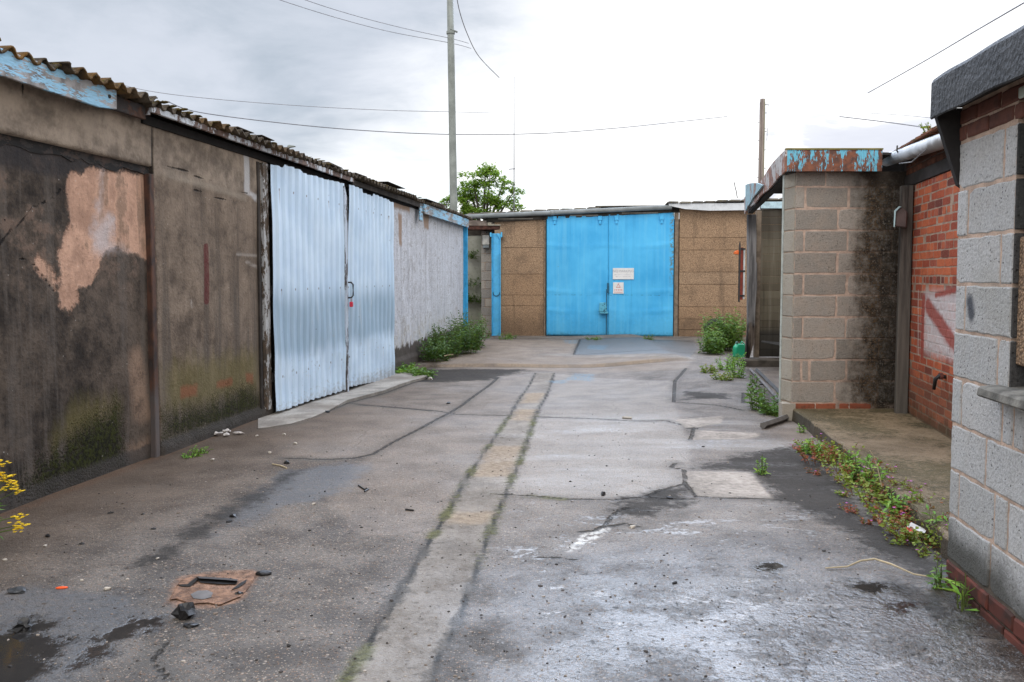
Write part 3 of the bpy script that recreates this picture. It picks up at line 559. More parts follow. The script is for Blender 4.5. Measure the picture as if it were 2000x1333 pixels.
# ================================================================== MASONRY
def masonry(courses, joint, proud, seedv, nper=4, jit=.003, cham=.006, holes=()):
    """courses: list of (z0, z1, [(x0, x1), ...]); every unit gets a worn outline, a small chamfer and its own depth; mortar bed behind"""
    rr = random.Random(seedv); b = MB()
    for z0, z1, units in courses:
        for x0, x1 in units:
            if x1-x0 < .015: continue
            d = -proud+rr.uniform(-.002, .002); tl = rr.uniform(-.002, .002)
            ring = []
            for (ax, az), (bx, bz) in (((x0, z0), (x1, z0)), ((x1, z0), (x1, z1)), ((x1, z1), (x0, z1)), ((x0, z1), (x0, z0))):
                for k in range(nper):
                    f = k/nper; ring.append((ax+(bx-ax)*f+rr.gauss(0, jit*.6), az+(bz-az)*f+rr.gauss(0, jit*.6)))
            for q_ in range(4):                       # some corners are knocked off
                if rr.random() < .22:
                    e_ = rr.uniform(.006, .016) if x1-x0 > .3 else rr.uniform(.002, .005); kx = q_*nper; ring[kx] = (ring[kx][0]+(e_ if q_ in (0, 3) else -e_), ring[kx][1]+(e_ if q_ in (0, 1) else -e_))
            n = len(ring); cx, cz = (x0+x1)/2, (z0+z1)/2
            def ins(p, k):
                dx = cx-p[0]; dz = cz-p[1]; return (p[0]+math.copysign(min(abs(dx), k*(1 if abs(dx) > .4*(x1-x0) else 0)), dx), p[1]+math.copysign(min(abs(dz), k*(1 if abs(dz) > .4*(z1-z0) else 0)), dz))
            vs = [(p[0], .012, p[1]) for p in ring]+[(p[0], d+cham*.8, p[1]) for p in ring]
            for p in ring:
                q = ins(p, cham+rr.uniform(0, jit)); vs.append((q[0], d+tl*(q[0]-cx)/max(.01, x1-x0), q[1]))
            fs = []
            for s_ in (0, n):
                fs += [(s_+i, s_+(i+1) % n, s_+n+(i+1) % n, s_+n+i) for i in range(n)]
            fs.append(tuple(2*n+i for i in range(n)))
            b.add(vs, fs)
    return b
def course_units(x0, x1, first, full, joint):
    out = []; x = x0; w = first
    while x < x1-1e-4:
        e = min(x+w, x1); out.append((x+joint/2 if x > x0 else x, e-joint/2 if e < x1 else e)); x += w+0; w = full
    return out
def block_mat(name, lo, hi, stain=None, pits=1.0, warm=(.30, .27, .23)):
    m = M(name, .92, .12); r = m.island(); n = m.noise(7, 5, .6); g = m.noise(75, 4, .65); v = m.vor(120)
    c = m.mix(r, lo, hi); c = m.mix(m.mul(m.ss(n, .4, .7), .35), c, warm)
    c = m.mix(m.mul(m.ss(g, .50, .64), .42*pits), c, tuple(x*.42 for x in lo)); c = m.mix(m.mul(m.ss(g, .46, .36), .35*pits), c, tuple(min(1, x*1.35) for x in hi))
    pit = m.mul(m.ss(m.vor(42), .25, .10), m.ss(m.noise(12, 3), .46, .58)); c = m.mix(m.mul(pit, .7*pits), c, (.03, .028, .027))
    h = m.sub(m.mul(g, 1.1), m.mul(pit, 1.6))
    if stain: c, h = stain(m, c, h)
    m.col(c); m.bump(h, .75, .010); return m.m
def mortar_mat(name, c0, stain=None):
    m = M(name, .95, .1); n = m.noise(11, 5); g = m.noise(80, 3); c = m.mix(m.ss(n, .3, .7), tuple(x*.62 for x in c0), c0); c = m.mix(m.mul(m.ss(g, .52, .7), .45), c, tuple(x*.4 for x in c0))
    h = m.add(g, m.mul(n, .5))
    if stain: c, h = stain(m, c, h)
    m.col(c); m.bump(h, .6, .008); return m.m

# ================================================================== SHED ACROSS THE END
far = empty('panel_shed', 'brown pebble panel shed closing the far end of the yard with big blue doors', 'shed', FS)
K = FS.hit
m = M('exposed_aggregate_panel', .92, .12); v = m.n('ShaderNodeTexVoronoi'); m.put(v.inputs['Vector'], m.obj()); v.inputs['Scale'].default_value = 85
s_ = m.n('ShaderNodeSeparateColor'); m.put(s_.inputs[0], v.outputs['Color']); X, Y, Z = m.xyz(); n = m.noise(1.6, 5, .6); r = m.island()
st = m.noise(1, 5, .6, vec=m.map((3, 3, .4)))
c = m.mix(s_.outputs[0], (.36, .235, .15), (.60, .42, .27)); c = m.mix(m.mul(r, .4), c, (.46, .27, .145)); c = m.mix(m.mul(m.ss(v.outputs['Distance'], .4, .65), .7), c, (.14, .10, .07))
c = m.mix(m.mul(m.ss(n, .5, .7), .4), c, (.09, .065, .05)); c = m.mix(m.mul(m.ss(st, .56, .68), .4), c, (.07, .052, .042)); c = m.mix(m.mul(m.ss(m.add(Z, m.mul(m.sub(n, .5), .6)), .75, .1), .45), c, (.055, .04, .03))
m.col(c); m.bump(m.sub(1.0, v.outputs['Distance']), .6, .02); PANEL = m.m
xL0, xL1 = K(912, 540)[0], K(1066, 540)[0]; xR0, xR1 = K(1320, 540)[0], K(1600, 540)[0]
xl_vis = K(966, 540)[0]; x_d0, x_d1 = K(1068, 540)[0], K(1315, 540)[0]; xm = K(1188, 540)[0]
ztop = K(1190, 421)[1]
b = MB()
def courses(x0, x1, ys, zt, px):
    zs = [-.25]+[K(px, y)[1] for y in ys]+[zt]
    for a, c_ in zip(zs[:-1], zs[1:]): b.box(x0, x1, 0, .12, a+.004, c_-.004)
courses(xl_vis, xL1-.05, (598, 577, 536, 484), ztop+.1, 1020); b.box(xl_vis, xL1-.05, .04, .13, -.2, ztop+.05); b.build('wall', PANEL, far, bevel=.006)
b = MB(); courses(xR0+.08, xR1, (645, 624, 600, 556, 532, 489, 465), ztop+.2, 1385); b.box(xR0+.08, xR1, .04, .13, -.2, ztop+.15); b.build('wall', PANEL, far, bevel=.006)
CPOST = plain('concrete_post', (.20, .155, .115), .9, .3, 10, streak=.3)
b = MB(); b.box(xL1-.045, xL1-.002, -.03, .12, -.2, ztop); b.build('post', CPOST, far, bevel=.006); b = MB(); b.box(x_d1+.02, x_d1+.12, -.03, .12, -.2, ztop+.05); b.build('post', CPOST, far, bevel=.006)
b = MB(); b.box(xL0-.6, xR1, 5.4, 5.5, -.2, 3.3); b.box(xL0-.7, xL0-.6, 2, 5.5, -.2, 3.2); b.box(xR1, xR1+.1, 0, 5.5, -.2, 3.3); b.build('back_wall', MAT_DARKC, far)
# blue doors
m = M('blue_gloss_paint', .55, .3); X, Y, Z = m.xyz(); n = m.noise(1.1, 5, .6); n2 = m.noise(14, 5, .6); st = m.noise(1, 5, .6, vec=m.map((9, 9, .3)))
c = m.mix(m.ss(n, .3, .7), (.045, .37, .72), (.09, .49, .84)); c = m.mix(m.mul(m.ss(st, .48, .7), .4), c, (.16, .54, .80)); c = m.mix(m.mul(m.ss(st, .47, .3), .28), c, (.03, .25, .52)); c = m.mix(m.mul(m.ss(m.add(Z, m.mul(m.sub(n2, .5), .9)), .75, .1), .3), c, (.05, .24, .40))
c = m.mix(m.mul(m.ss(m.add(m.mul(n2, .6), m.mul(st, .4)), .64, .69), .6), c, (.10, .14, .16)); c = m.mix(m.mul(m.ss(m.add(Z, m.mul(m.sub(n2, .5), .3)), .12, -.05), .6), c, (.03, .12, .17))
rst = m.mul(m.ss(m.math('ABSOLUTE', m.sub(X, x_d1-.04)), .09, .02), m.ss(n2, .46, .58)); c = m.mix(m.mul(rst, m.mul(m.ss(Z, 1.0, 1.8), .8)), c, (.13, .15, .09))
crs = m.mul(m.ss(m.math('ABSOLUTE', m.sub(Z, m.add(1.02, m.mul(m.sub(n, .5), .05)))), .02, .0), m.ss(n2, .48, .6)); c = m.mix(m.mul(crs, .5), c, (.02, .13, .25))
m.col(c); m.bump(m.add(n, m.mul(n2, .25)), .3, .02); BLUE = m.m
def sheet_leaf(x0, x1, zt0, zt1, z0, seed):
    nx, nz = 40, 60; vs = []
    for i in range(nx+1):
        for j in range(nz+1):
            x = x0+(x1-x0)*i/nx; z = z0+((zt0+(zt1-zt0)*i/nx)-z0)*j/nz
            y = -.06+.010*math.sin(x*2.2+seed)*math.sin(z*2.6+seed)+.004*math.sin(x*22)
            for zc in (.62, 1.12, 2.28):
                zz = zc+.03*math.sin(x*3+seed); y -= .016*math.exp(-((z-zz)/.035)**2)*(.6+.4*math.sin(x*4+seed))
            vs.append((x, y, z))
    b = MB(); b.add(vs, [(i*(nz+1)+j, (i+1)*(nz+1)+j, (i+1)*(nz+1)+j+1, i*(nz+1)+j+1) for i in range(nx) for j in range(nz)])
    return b
zb = -.02
d1 = sheet_leaf(x_d0, xm-.0015, K(1068, 424)[1], K(1188, 420)[1], zb, 1).build('door_leaf', BLUE, far, True, solid=.012); tag(d1, 'left blue door leaf carrying the lock box')
d2 = sheet_leaf(xm+.0015, x_d1, K(1190, 420)[1], K(1315, 416)[1], zb, 2.6).build('door_leaf', BLUE, far, True, solid=.012); tag(d2, 'right blue door leaf carrying the two white signs')
DBLUE = plain('dark_blue_iron', (.02, .10, .17), .5); LBLUE = peel('lock_box_paint', (.12, .45, .62), (.02, .10, .16), .7, 5)
b = MB(); b.box(xm-.05, xm-.025, -.12, -.07, zb+.02, K(1186, 565)[1]); b.box(xm-.03, xm+.02, -.13, -.07, K(1186, 572)[1], K(1186, 553)[1]); b.build('bolt_bar', DBLUE, d1, bevel=.004)
bx0, bz0 = K(1171, 609, .1); bx1, bz1 = K(1184, 591, .1); b = MB(); b.prism([(bx0-.02, bz0), (bx1+.02, bz0), (bx1, bz1), (bx0, bz1)], (-.20, -.07)); b.box(bx0, bx1+.05, -.185, -.07, bz0-.05, bz0-.001); b.build('lock_box', LBLUE, d1, bevel=.01)
for px, dd in ((1084, d1), (1172, d1), (1204, d2), (1292, d2)): q = K(px, 424)[0]; b = MB(); b.box(q-.05, q+.05, -.11, -.068, ztop-.13, ztop-.02); b.box(q-.03, q+.03, -.1, -.068, ztop-.22, ztop-.13); b.build('hinge', BLUE, dd, bevel=.005)
b = MB(); b.box(x_d0-.03, x_d1+.03, .0, .1, zb-.1, zb-.005); b.box(x_d0-.02, x_d1+.02, .15, .3, -.1, ztop); b.build('door_backing', MAT_DARKC, far)
BATT = plain('pale_batten', (.22, .20, .17), .9); GUT = plain('grey_plastic_gutter', (.22, .24, .245), .6, .2, 4)
zg0 = K(915, 424, .15)[1]; zg1 = K(1310, 405, .15)[1]; xg0 = K(908, 424, .15)[0]; xg1 = K(1312, 405, .15)[0]
b = MB(); b.tube([(xg0, -.15, zg0), (xg1, -.15, zg1)], .058, 12); b.tube([(xg0+2.2, -.15, zg0+(zg1-zg0)*.42), (xg0+2.3, -.15, zg0+(zg1-zg0)*.44)], .068, 12); b.build('gutter', GUT, far, True)
DK = plain('far_dark_timber', (.05, .043, .035), .9, .5, 4, streak=.3)
b = MB(); b.prism([(xl_vis-.2, zg0-.14), (xg1, zg1-.13), (xg1, zg1-.01), (xl_vis-.2, zg0-.02)], (-.07, -.005)); b.build('fascia_board', DK, far, bevel=.005)
b = MB()
for x, L, dz in ((xl_vis+.1, .9, .03), (x_d0+.6, .7, .035), (x_d0+1.9, .9, .03)): f = (x-xg0)/(xg1-xg0); b = MB(); b.box(x, x+L, -.078, -.071, zg0+(zg1-zg0)*f-.10, zg0+(zg1-zg0)*f-.07); b.build('batten', BATT, far)
m = M('grey_tile', .9, .2); n = m.noise(3, 5); n2 = m.noise(20, 4); c = m.mix(m.ss(n, .35, .65), (.10, .095, .09), (.22, .20, .17)); c = m.mix(m.mul(m.ss(n2, .5, .65), .6), c, (.15, .13, .05)); m.col(c); m.bump(n2, .6, .02); TILE = m.m
def eaves(x0, x1, z0, z1, y0, rise, name, pitchx=.34):
    b = MB(); x = x0; i = 0
    while x < x1:
        f = (x-x0)/(x1-x0); z = z0+(z1-z0)*f; w = min(pitchx, x1-x); lift = random.uniform(-.006, .012)
        b.prism([(x+.008, z+lift), (x+w*.22, z+.022+lift), (x+w-.012, z+.016+lift), (x+w-.008, z-.022+lift), (x+.008, z-.022+lift)], (y0+random.uniform(-.02, .02), y0+.9)); x += pitchx; i += 1
    b.add([(x0, y0+.85, z0+.01), (x1, y0+.85, z1+.01), (x1, y0+5.6, z1+rise), (x0, y0+5.6, z0+rise)], [(0, 1, 2, 3)])
    return b.build(name, TILE, far, bevel=.004)
eaves(xg0+.05, xg1-1.75, zg0+.085, zg0+.085+(zg1-zg0)*.62, -.12, .1, 'roof'); b = MB(); b.box(xg1-1.9, xg1-.2, -.12, .8, zg1+.03, zg1+.055); b.build('roof_sheet', TILE, far, bevel=.004)
xw0, zw0 = K(1306, 404, .2); xw1 = K(1600, 400, .2)[0]; zt_ = K(1450, 397, .2)[1]; zb_ = K(1450, 411, .2)[1]; xk = K(1450, 400, .2)[0]
WHT = plain('white_board', (.62, .64, .66), .5, .12, 3)
b = MB(); b.prism([(xw0, K(1306, 402, .2)[1]), (xw0+.4, K(1330, 409, .2)[1]), (xw0+1.0, K(1380, 412, .2)[1]), (xk, zb_), (xw1, zb_+.03), (xw1, zt_+.06), (xk, zt_), (xw0, K(1306, 398, .2)[1])], (-.20, -.16)); b.build('soffit_board', WHT, far, bevel=.003)
eaves(xw0-.05, xw1, K(1303, 396, .22)[1], zt_+.10, -.24, .15, 'roof', .3)

# alley between the two sheds
al = empty('alley_wall', 'pale grey green rendered wall with climbing weeds in the gap beside the blue posts', 'wall', loc=(-1.9, 22.6, 0))
m = M('pale_render', .9, .1); n = m.noise(1.4, 5); n2 = m.noise(12, 5); X, Y, Z = m.xyz(); c = m.mix(m.ss(n, .3, .7), (.26, .27, .22), (.40, .40, .35)); c = m.mix(m.mul(m.ss(n2, .5, .7), .4), c, (.16, .16, .12)); c = m.mix(m.mul(m.ss(m.math('ABSOLUTE', m.sub(Z, 1.42)), .014, .0), .6), c, (.12, .11, .09)); c = m.mix(m.mul(m.ss(Z, .7, .1), .6), c, (.13, .13, .08)); m.col(c); m.bump(n2, .4, .01)
b = MB(); b.box(-1.5, 1.45, 0, .15, -.3, 2.62); b.build('wall', m.m, al)
b = MB(); b.box(-1.5, 1.45, -.02, .1, 2.625, 2.85); b.build('beam', DK, al)
MORT = mortar_mat('pink_mortar', (.50, .36, .27))
FBLK = block_mat('far_block', (.30, .285, .27), (.50, .45, .39)); 
pier = empty('block_pier', 'narrow grey block pier under the white lamp box in the far left gap', 'pier', loc=(0, 21.62, 0))
p0 = at_d(940, 500, 21.62)[0]; p1 = at_d(962, 500, 21.62)[0]; zs = [1.5+(540-y)/1600*21.62 for y in (652, 636, 617, 600, 583, 565, 549, 530, 513, 496, 479, 462, 445)]
cs = [(zs[i]+.006, zs[i+1]-.006, [(p0, p1)] if i % 2 == 0 else [(p0, p0+.09), (p0+.105, p1)]) for i in range(len(zs)-1)]
masonry(cs, .01, .012, 3).build('blocks', FBLK, pier); b = MB(); b.box(p0+.004, p1-.004, 0, .5, -.15, zs[-1]); b.build('mortar', MORT, pier)
lb = empty('lamp_box', 'white box lamp mounted at the top of the narrow block pier', 'lamp', loc=tuple(at_d(949, 470, 21.5)))
b = MB(); b.box(-.09, .09, -.05, .10, -.12, .14); b.build('housing', plain('lamp_white', (.62, .60, .55), .5), lb, bevel=.015); b = MB(); b.box(-.08, .085, -.055, .06, -.20, -.125); b.build('lens', plain('lamp_grey', (.22, .25, .26), .3), lb, bevel=.01); b = MB(); b.box(-.12, .02, -.02, .12, .145, .25); b.build('bracket', plain('lamp_bracket', (.20, .16, .14)), lb, bevel=.01)
li_ = empty('rusty_lintel', 'short rusty lintel on pale bearer over the wide blue post', 'lintel', loc=(at_d(945, 440, 21.3)[0], 21.3, 0))
zz = lambda y, d=21.3: 1.5+(540-y)/1600*d
b = MB(); b.box(-.52, .42, -.1, .3, zz(450), zz(443)); b.build('rusty_beam', plain('rust_beam', (.07, .03, .022), .9, .5, 9), li_, bevel=.01)
b = MB(); b.box(.1, .44, -.14, .2, zz(442.5), zz(440)); b.box(.10, .2, -.12, .2, zz(440), zz(424)); b.build('bearer', plain('pale_bearer', (.40, .36, .29), .8), li_, bevel=.008)
b = MB(); b.prism([(-.5, zz(442)), (.08, zz(442.4)), (.08, zz(434)), (-.5, zz(430))], (-.11, .25)); b.build('sheet', plain('grey_scrap', (.25, .20, .17), .8, .4, 5), li_)
gp1 = empty('gate_post', 'slim bright blue gate post on the far corner of the long left shed', 'post', loc=LW.world(u_end, 0, 0), rz=LW.ang)
BLP = plain('post_blue', (.045, .36, .66), .5, .2, 5, streak=.15); BLP2 = plain('post_blue_light', (.10, .46, .76), .5, .15, 4, streak=.1)
b = MB(); b.box(.0, .05, -.10, -.03, -.2, 2.72); b.box(-.02, .075, -.03, .02, -.2, 2.72); b.build('post', BLP, gp1, bevel=.005)
b = MB(); b.tube([(.02, -.09, 2.74), (.06, -.12, 2.84), (.02, -.05, 2.90)], .022, 6); b.build('wrapped_fitting', plain('white_rag', (.5, .5, .5)), gp1)
x0 = at_d(960, 540, 21.15)[0]; x1 = at_d(978, 540, 21.15)[0]
gp2 = empty('gate_post', 'wide light blue steel column with flanged head between block pier and brown panels', 'post', loc=((x0+x1)/2, 21.15, 0)); h = (x1-x0)/2
zt2 = zz(457, 21.15); b = MB(); b.box(-h*.7, h*.8, 0, .06, -.15, zt2); b.build('column', BLP2, gp2, bevel=.006)
b = MB(); b.box(-h*.98, -h*.71, -.06, .08, -.15, zt2); b.build('flange', BLP, gp2, bevel=.004); b = MB(); b.box(h*.81, h*1.0, -.06, .08, -.15, zt2-.02); b.build('flange', BLP2, gp2, bevel=.004)
b = MB(); b.box(-h*1.3, -h*.985, -.09, .05, zt2-.09, zt2+.02); b.build('head_bracket', BLP2, gp2, bevel=.004); b = MB(); b.box(h*1.01, h*1.35, -.09, .05, zt2-.1, zt2+.03); b.build('head_bracket', BLP2, gp2, bevel=.004); b = MB(); b.prism([(h*.0, zt2), (h*.8, zt2), (h*.8, zt2-.14)], (-.05, -.002)); b.build('head_bracket', BLP2, gp2, bevel=.004)
q = [(h*.05+.085*math.cos(a), -.012, 1.08+.09*math.sin(a)) for a in np.linspace(math.pi*.95, math.pi*2.05, 12)]; b = MB(); b.tube(q, .008, 5); b.build('hook', BLK, gp2)

# ================================================================== BLOCK PORCH AND ITS BAY
porch = empty('block_porch', 'grey concrete block lean-to with rusty blue canopy and an open bay beside it', 'outbuilding', loc=(2.92, 8.5, 0))
zy = lambda y, d=8.5: 1.5+(540-y)/1600*d
zc = [zy(788)-.004]+[zy(788)+.2238*i for i in range(1, 11)]; xw = 1.16
def soot_and_top_tone(m, c, h):
    X, Y, Z = m.xyz(); n = m.noise(2.0, 6, .65, vec=m.map((1.6, 1, .8))); n2 = m.noise(9, 6, .68); n3 = m.noise(45, 4)
    q = m.add(X, m.add(m.mul(m.sub(n, .5), .55), m.mul(m.sub(n2, .5), .45)))
    f = m.mul(m.ss(q, .56, .82), m.ss(q, 1.40, 1.10)); f = m.mul(f, m.ss(m.add(m.mul(n2, .6), m.mul(n3, .4)), .34, .56, .28, 1.0)); f2 = m.ss(q, .36, .80)
    c = m.mix(m.mul(f2, .55), c, (.11, .098, .085)); c = m.mix(m.mul(f, .93), c, m.mix(m.ss(n3, .4, .65), (.007, .006, .005), m.mix(m.ss(q, .80, 1.0), (.085, .050, .022), (.045, .033, .020))))
    lich = m.mul(f2, m.ss(m.add(m.mul(n2, .5), m.mul(n3, .5)), .56, .62)); c = m.mix(m.mul(lich, .35), c, (.26, .24, .22))
    c = m.mix(m.mul(m.ss(m.add(Z, m.mul(m.sub(n, .5), .3)), 2.36, 2.55), m.mul(m.ss(X, .3, .9), .75)), c, (.05, .04, .033))  # top courses darker, most at the right
    return c, m.add(h, m.mul(m.mul(f, n3), .8))
PBLK = block_mat('porch_block', (.23, .21, .185), (.36, .325, .285), soot_and_top_tone, .6, (.38, .30, .235)); PMORT = mortar_mat('porch_mortar', (.58, .43, .345), soot_and_top_tone)
cs = []
for i in range(10):
    if i == 1: u = [(0, .09), (.10, .175), (.185, .56), (.57, xw)]
    else: u = course_units(0, xw, .10 if i % 2 == 1 else .445, .45, .010)
    cs.append((zc[i]+.007, zc[i+1]-.007, [(q0+.003, q1-.003) for q0, q1 in u]))
cs.append((zc[10]+.005, 2.575, course_units(0, xw, .31, .45, .010)))
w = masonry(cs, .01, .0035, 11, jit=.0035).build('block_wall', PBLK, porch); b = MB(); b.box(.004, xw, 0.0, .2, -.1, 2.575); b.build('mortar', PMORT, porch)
RB = M('porch_brick', .9, .15); r = RB.island(); n = RB.noise(20, 5); RB.col(RB.mix(RB.mul(RB.ss(n, .5, .7), .6), RB.mix(r, (.19, .055, .032), (.30, .10, .055)), (.08, .05, .035))); RB.bump(n, .6, .01)
masonry([(zc[0]-.07, zc[0]-.006, [(.03, .245), (.255, .46), (.50, .60), (.61, .83)])], .01, .006, 5).build('brick_course', RB.m, porch)
ret = empty('end_face', None, None); COL.objects.unlink(ret); bpy.data.objects.remove(ret)
cs = [(max(-.15, zc[i])+.005, zc[i+1]-.005, [(0, .212)]) for i in range(10)]+[(zc[10]+.005, 2.575, [(0, .212)]), (-.15, zc[0]-.005, [(0, .212)])]
RBLK = block_mat('porch_end_block', (.31, .28, .235), (.40, .36, .30), None, .45, (.33, .27, .2))
o = masonry(cs, .01, .0035, 12, jit=.003).build('end_face', RBLK, porch); o.location = (PR.o[0]-2.92, PR.o[1]-8.5, 0); o.rotation_euler = (0, 0, PR.ang)
b = MB(); b.box(-.10, .04, -.012, .1, -.25, zc[0]-.006); o2 = b.build('block_foot', RBLK, porch)
b = MB(); b.box(.0, .2, .004, .1, -.15, 2.57); o = b.build('mortar_end', MORT, porch); o.location = (PR.o[0]-2.92, PR.o[1]-8.5, 0); o.rotation_euler = (0, 0, PR.ang)
b = MB(); b.box(-.035, -.002, -.005, .02, .1, 2.57); o = b.build('edge_strip', plain('pale_strip', (.40, .42, .38), .6), porch); o.location = (PR.o[0]-2.92, PR.o[1]-8.5, 0); o.rotation_euler = (0, 0, PR.ang)
# canopy
RUSTB = peel('rusty_blue_fascia', (.16, .50, .66), (.23, .085, .045), .478, 5.0, (2.6, 1, .7), .6, under2=(.09, .045, .035))
RUSTP = peel('rusty_pale_fascia', (.50, .47, .45), (.28, .12, .07), .50, 3.5, (1, 1, 1), .7, under2=(.17, .09, .07))
A0 = at_d(1535, 335, 8.36); A1 = at_d(1723, 335, 8.36); zf0, zf1 = A0[2], at_d(1535, 293, 8.36)[2]
C0 = at_d(1455, 417, 14.0); zr1 = at_d(1455, 388, 14.0)[2]
L = lambda p: (p[0]-2.92, p[1]-8.5)
a0, a1, c0 = L(A0), L(A1), L(C0)
b = MB(); b.box(a0[0], a1[0], a0[1], a0[1]+.03, zf0, zf1); b.box(a1[0]-.006, a1[0]-.002, a0[1]-.004, a0[1]+.0, zf0, zf1); o = b.build('front_fascia', RUSTB, porch, bevel=.004); tag(o, 'rusty steel fascia with flaking blue paint')
b = MB(); b.box(a0[0]-.004, a1[0]+.004, a0[1]-.008, a0[1]+.04, zf1+.001, zf1+.016); b.build('fascia_trim', plain('trim_mossy', (.20, .17, .05), .8), porch)
dx, dy = c0[0]-a0[0], c0[1]-a0[1]; Ls = math.hypot(dx, dy); nx_, ny_ = -dy/Ls, dx/Ls
b = MB(); N = 24; vs = []
for i in range(N+1):
    f = i/N; x = a0[0]+dx*f; y = a0[1]+dy*f; bz = zf0+(C0[2]-zf0)*f+.012*math.sin(f*17)*(f > .05); tz_ = zf1+(zr1-zf1)*f
    vs += [(x, y, bz), (x+.02*nx_*math.sin(f*9), y, tz_)]
b.add(vs, [(2*i, 2*i+2, 2*i+3, 2*i+1) for i in range(N)]); b.build('side_fascia', RUSTP, porch, solid=.02)
def on(px, py, d): p = at_d(px, py, d); return (p[0]-2.92, p[1]-8.5, p[2])
CF = Frame((C0[0], C0[1]), (A0[0]-C0[0], A0[1]-C0[1]))
def on(px, py):
    u, z = CF.hit(px, py, .03); p = CF.world(u, -.03, z); return (p[0]-2.92, p[1]-8.5, z)
b = MB(); b.add([on(*q) for q in ((1457, 412), (1457, 362), (1462, 359.5), (1470, 358), (1480, 358), (1491, 362), (1482, 374), (1472, 386), (1464, 400))], [(0, 1, 2, 8), (8, 2, 3, 7), (7, 3, 4, 6), (6, 4, 5)]); b.build('upstand_sheet', peel('upstand_paint', (.27, .42, .47), (.30, .14, .09), .66, 2.5, (1, 1, 1)), porch, solid=.02)
SOF = plain('soffit_black', (.03, .027, .026), .9)
b = MB(); b.prism([(a0[0]+.03, a0[1]+.03), (a1[0], a0[1]+.03), (3.4, .3), (3.6, 3.9), (a0[0]+(c0[0]-a0[0])*.70+.02, a0[1]+(c0[1]-a0[1])*.70)], (zf0+.17, zf1-.02), 'z'); b.build('canopy_deck', SOF, porch)
b = MB(); b.prism([(a0[0]+.06, a0[1]+.1), (a0[0]+.14, a0[1]+.1), (c0[0]+.13, c0[1]), (c0[0]+.05, c0[1])], (zf0+.0, zf0+.168), 'z'); b.build('edge_beam', TIMB, porch)
# post at the back of the bay
def pp(px, y, d=14.0): return (at_d(px, y, d)[0]-2.92, at_d(px, y, d)[2])
m = M('rotten_grey_post', .9, .1); X, Y, Z = m.xyz(); n = m.noise(1, 6, .65, vec=m.map((14, 14, 1.2))); n2 = m.noise(9, 5)
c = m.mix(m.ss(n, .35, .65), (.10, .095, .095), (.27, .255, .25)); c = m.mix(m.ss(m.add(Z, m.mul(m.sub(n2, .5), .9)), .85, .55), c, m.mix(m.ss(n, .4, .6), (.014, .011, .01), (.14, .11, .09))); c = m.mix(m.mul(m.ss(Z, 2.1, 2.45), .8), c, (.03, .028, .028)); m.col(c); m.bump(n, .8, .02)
out = [(1462, 419), (1462, 640), (1460, 665), (1458, 690), (1457, 704), (1463, 705), (1467, 690), (1472, 672), (1474, 655), (1476, 600), (1479, 560), (1479, 515), (1477, 512), (1478, 460), (1477, 419)]
b = MB(); b.prism([pp(*p) for p in out], (14.0-8.5, 14.12-8.5)); b.build('post', m.m, porch, bevel=.006)
b = MB(); x0 = pp(1476, 500, 14.14)[0]; x1 = pp(1486, 500, 14.14)[0]; b.box(x0, x1, 5.63, 5.7, .03, 2.62); b.build('post', CPOST, porch, bevel=.005)
# shiplap end wall of the bay
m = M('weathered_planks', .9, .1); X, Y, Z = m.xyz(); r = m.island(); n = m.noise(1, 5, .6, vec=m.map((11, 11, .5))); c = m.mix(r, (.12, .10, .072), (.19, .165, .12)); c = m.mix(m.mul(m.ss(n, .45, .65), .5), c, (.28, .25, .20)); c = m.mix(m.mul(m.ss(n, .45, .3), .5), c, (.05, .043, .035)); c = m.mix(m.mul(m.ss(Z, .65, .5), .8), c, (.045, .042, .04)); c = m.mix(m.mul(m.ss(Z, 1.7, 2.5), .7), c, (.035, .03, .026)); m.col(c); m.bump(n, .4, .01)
b = MB(); z = .10; x0 = pp(1484, 500, 14.2)[0]
while z < 2.66: b.prism([(5.70, z), (5.70, z+.123), (5.735, z+.126), (5.735, z)], (x0, x0+2.6), 'x'); z += .1275
b.build('plank_wall', m.m, porch, bevel=.004)
b = MB(); b.box(x0, x0+2.5, 5.66, 5.69, 2.665, 2.78); b.build('daylight_panel', plain('pale_blue_sheet', (.45, .60, .66), .4), porch)
b = MB(); b.box(2.9, 3.0, .1, 5.8, -.1, 2.75); b.box(xw, 3.0, .1, .2, 0, 2.7); b.build('rear_wall', MAT_DARKC, porch)
b = MB(); s0 = pp(1455, 700, 13.85)[0]; b.box(s0, s0+2.2, 5.32, 5.62, -.15, .10, .012); b.build('sill', plain('dirty_sill', (.10, .085, .07), .9, .4, 6), porch, bevel=.02)
tr = [G(1532, 795, .02), G(1500, 757, .02), G(1466, 722, .02)]
rl = empty('door_track', 'old steel sliding door track set in the ground along the open bay', 'rail', loc=tuple(tr[0]))
b = MB(); b.tube([tuple(p-tr[0]) for p in tr], .022, 4); b.build('rail', plain('rail_steel', (.12, .10, .09), .6, .4, 8), rl); b = MB(); b.tube([tuple(p-tr[0]+np.array([.10, 0, -.005])) for p in tr], .03, 4); b.build('rail_bed', plain('rail_bed_mat', (.05, .045, .04)), rl)

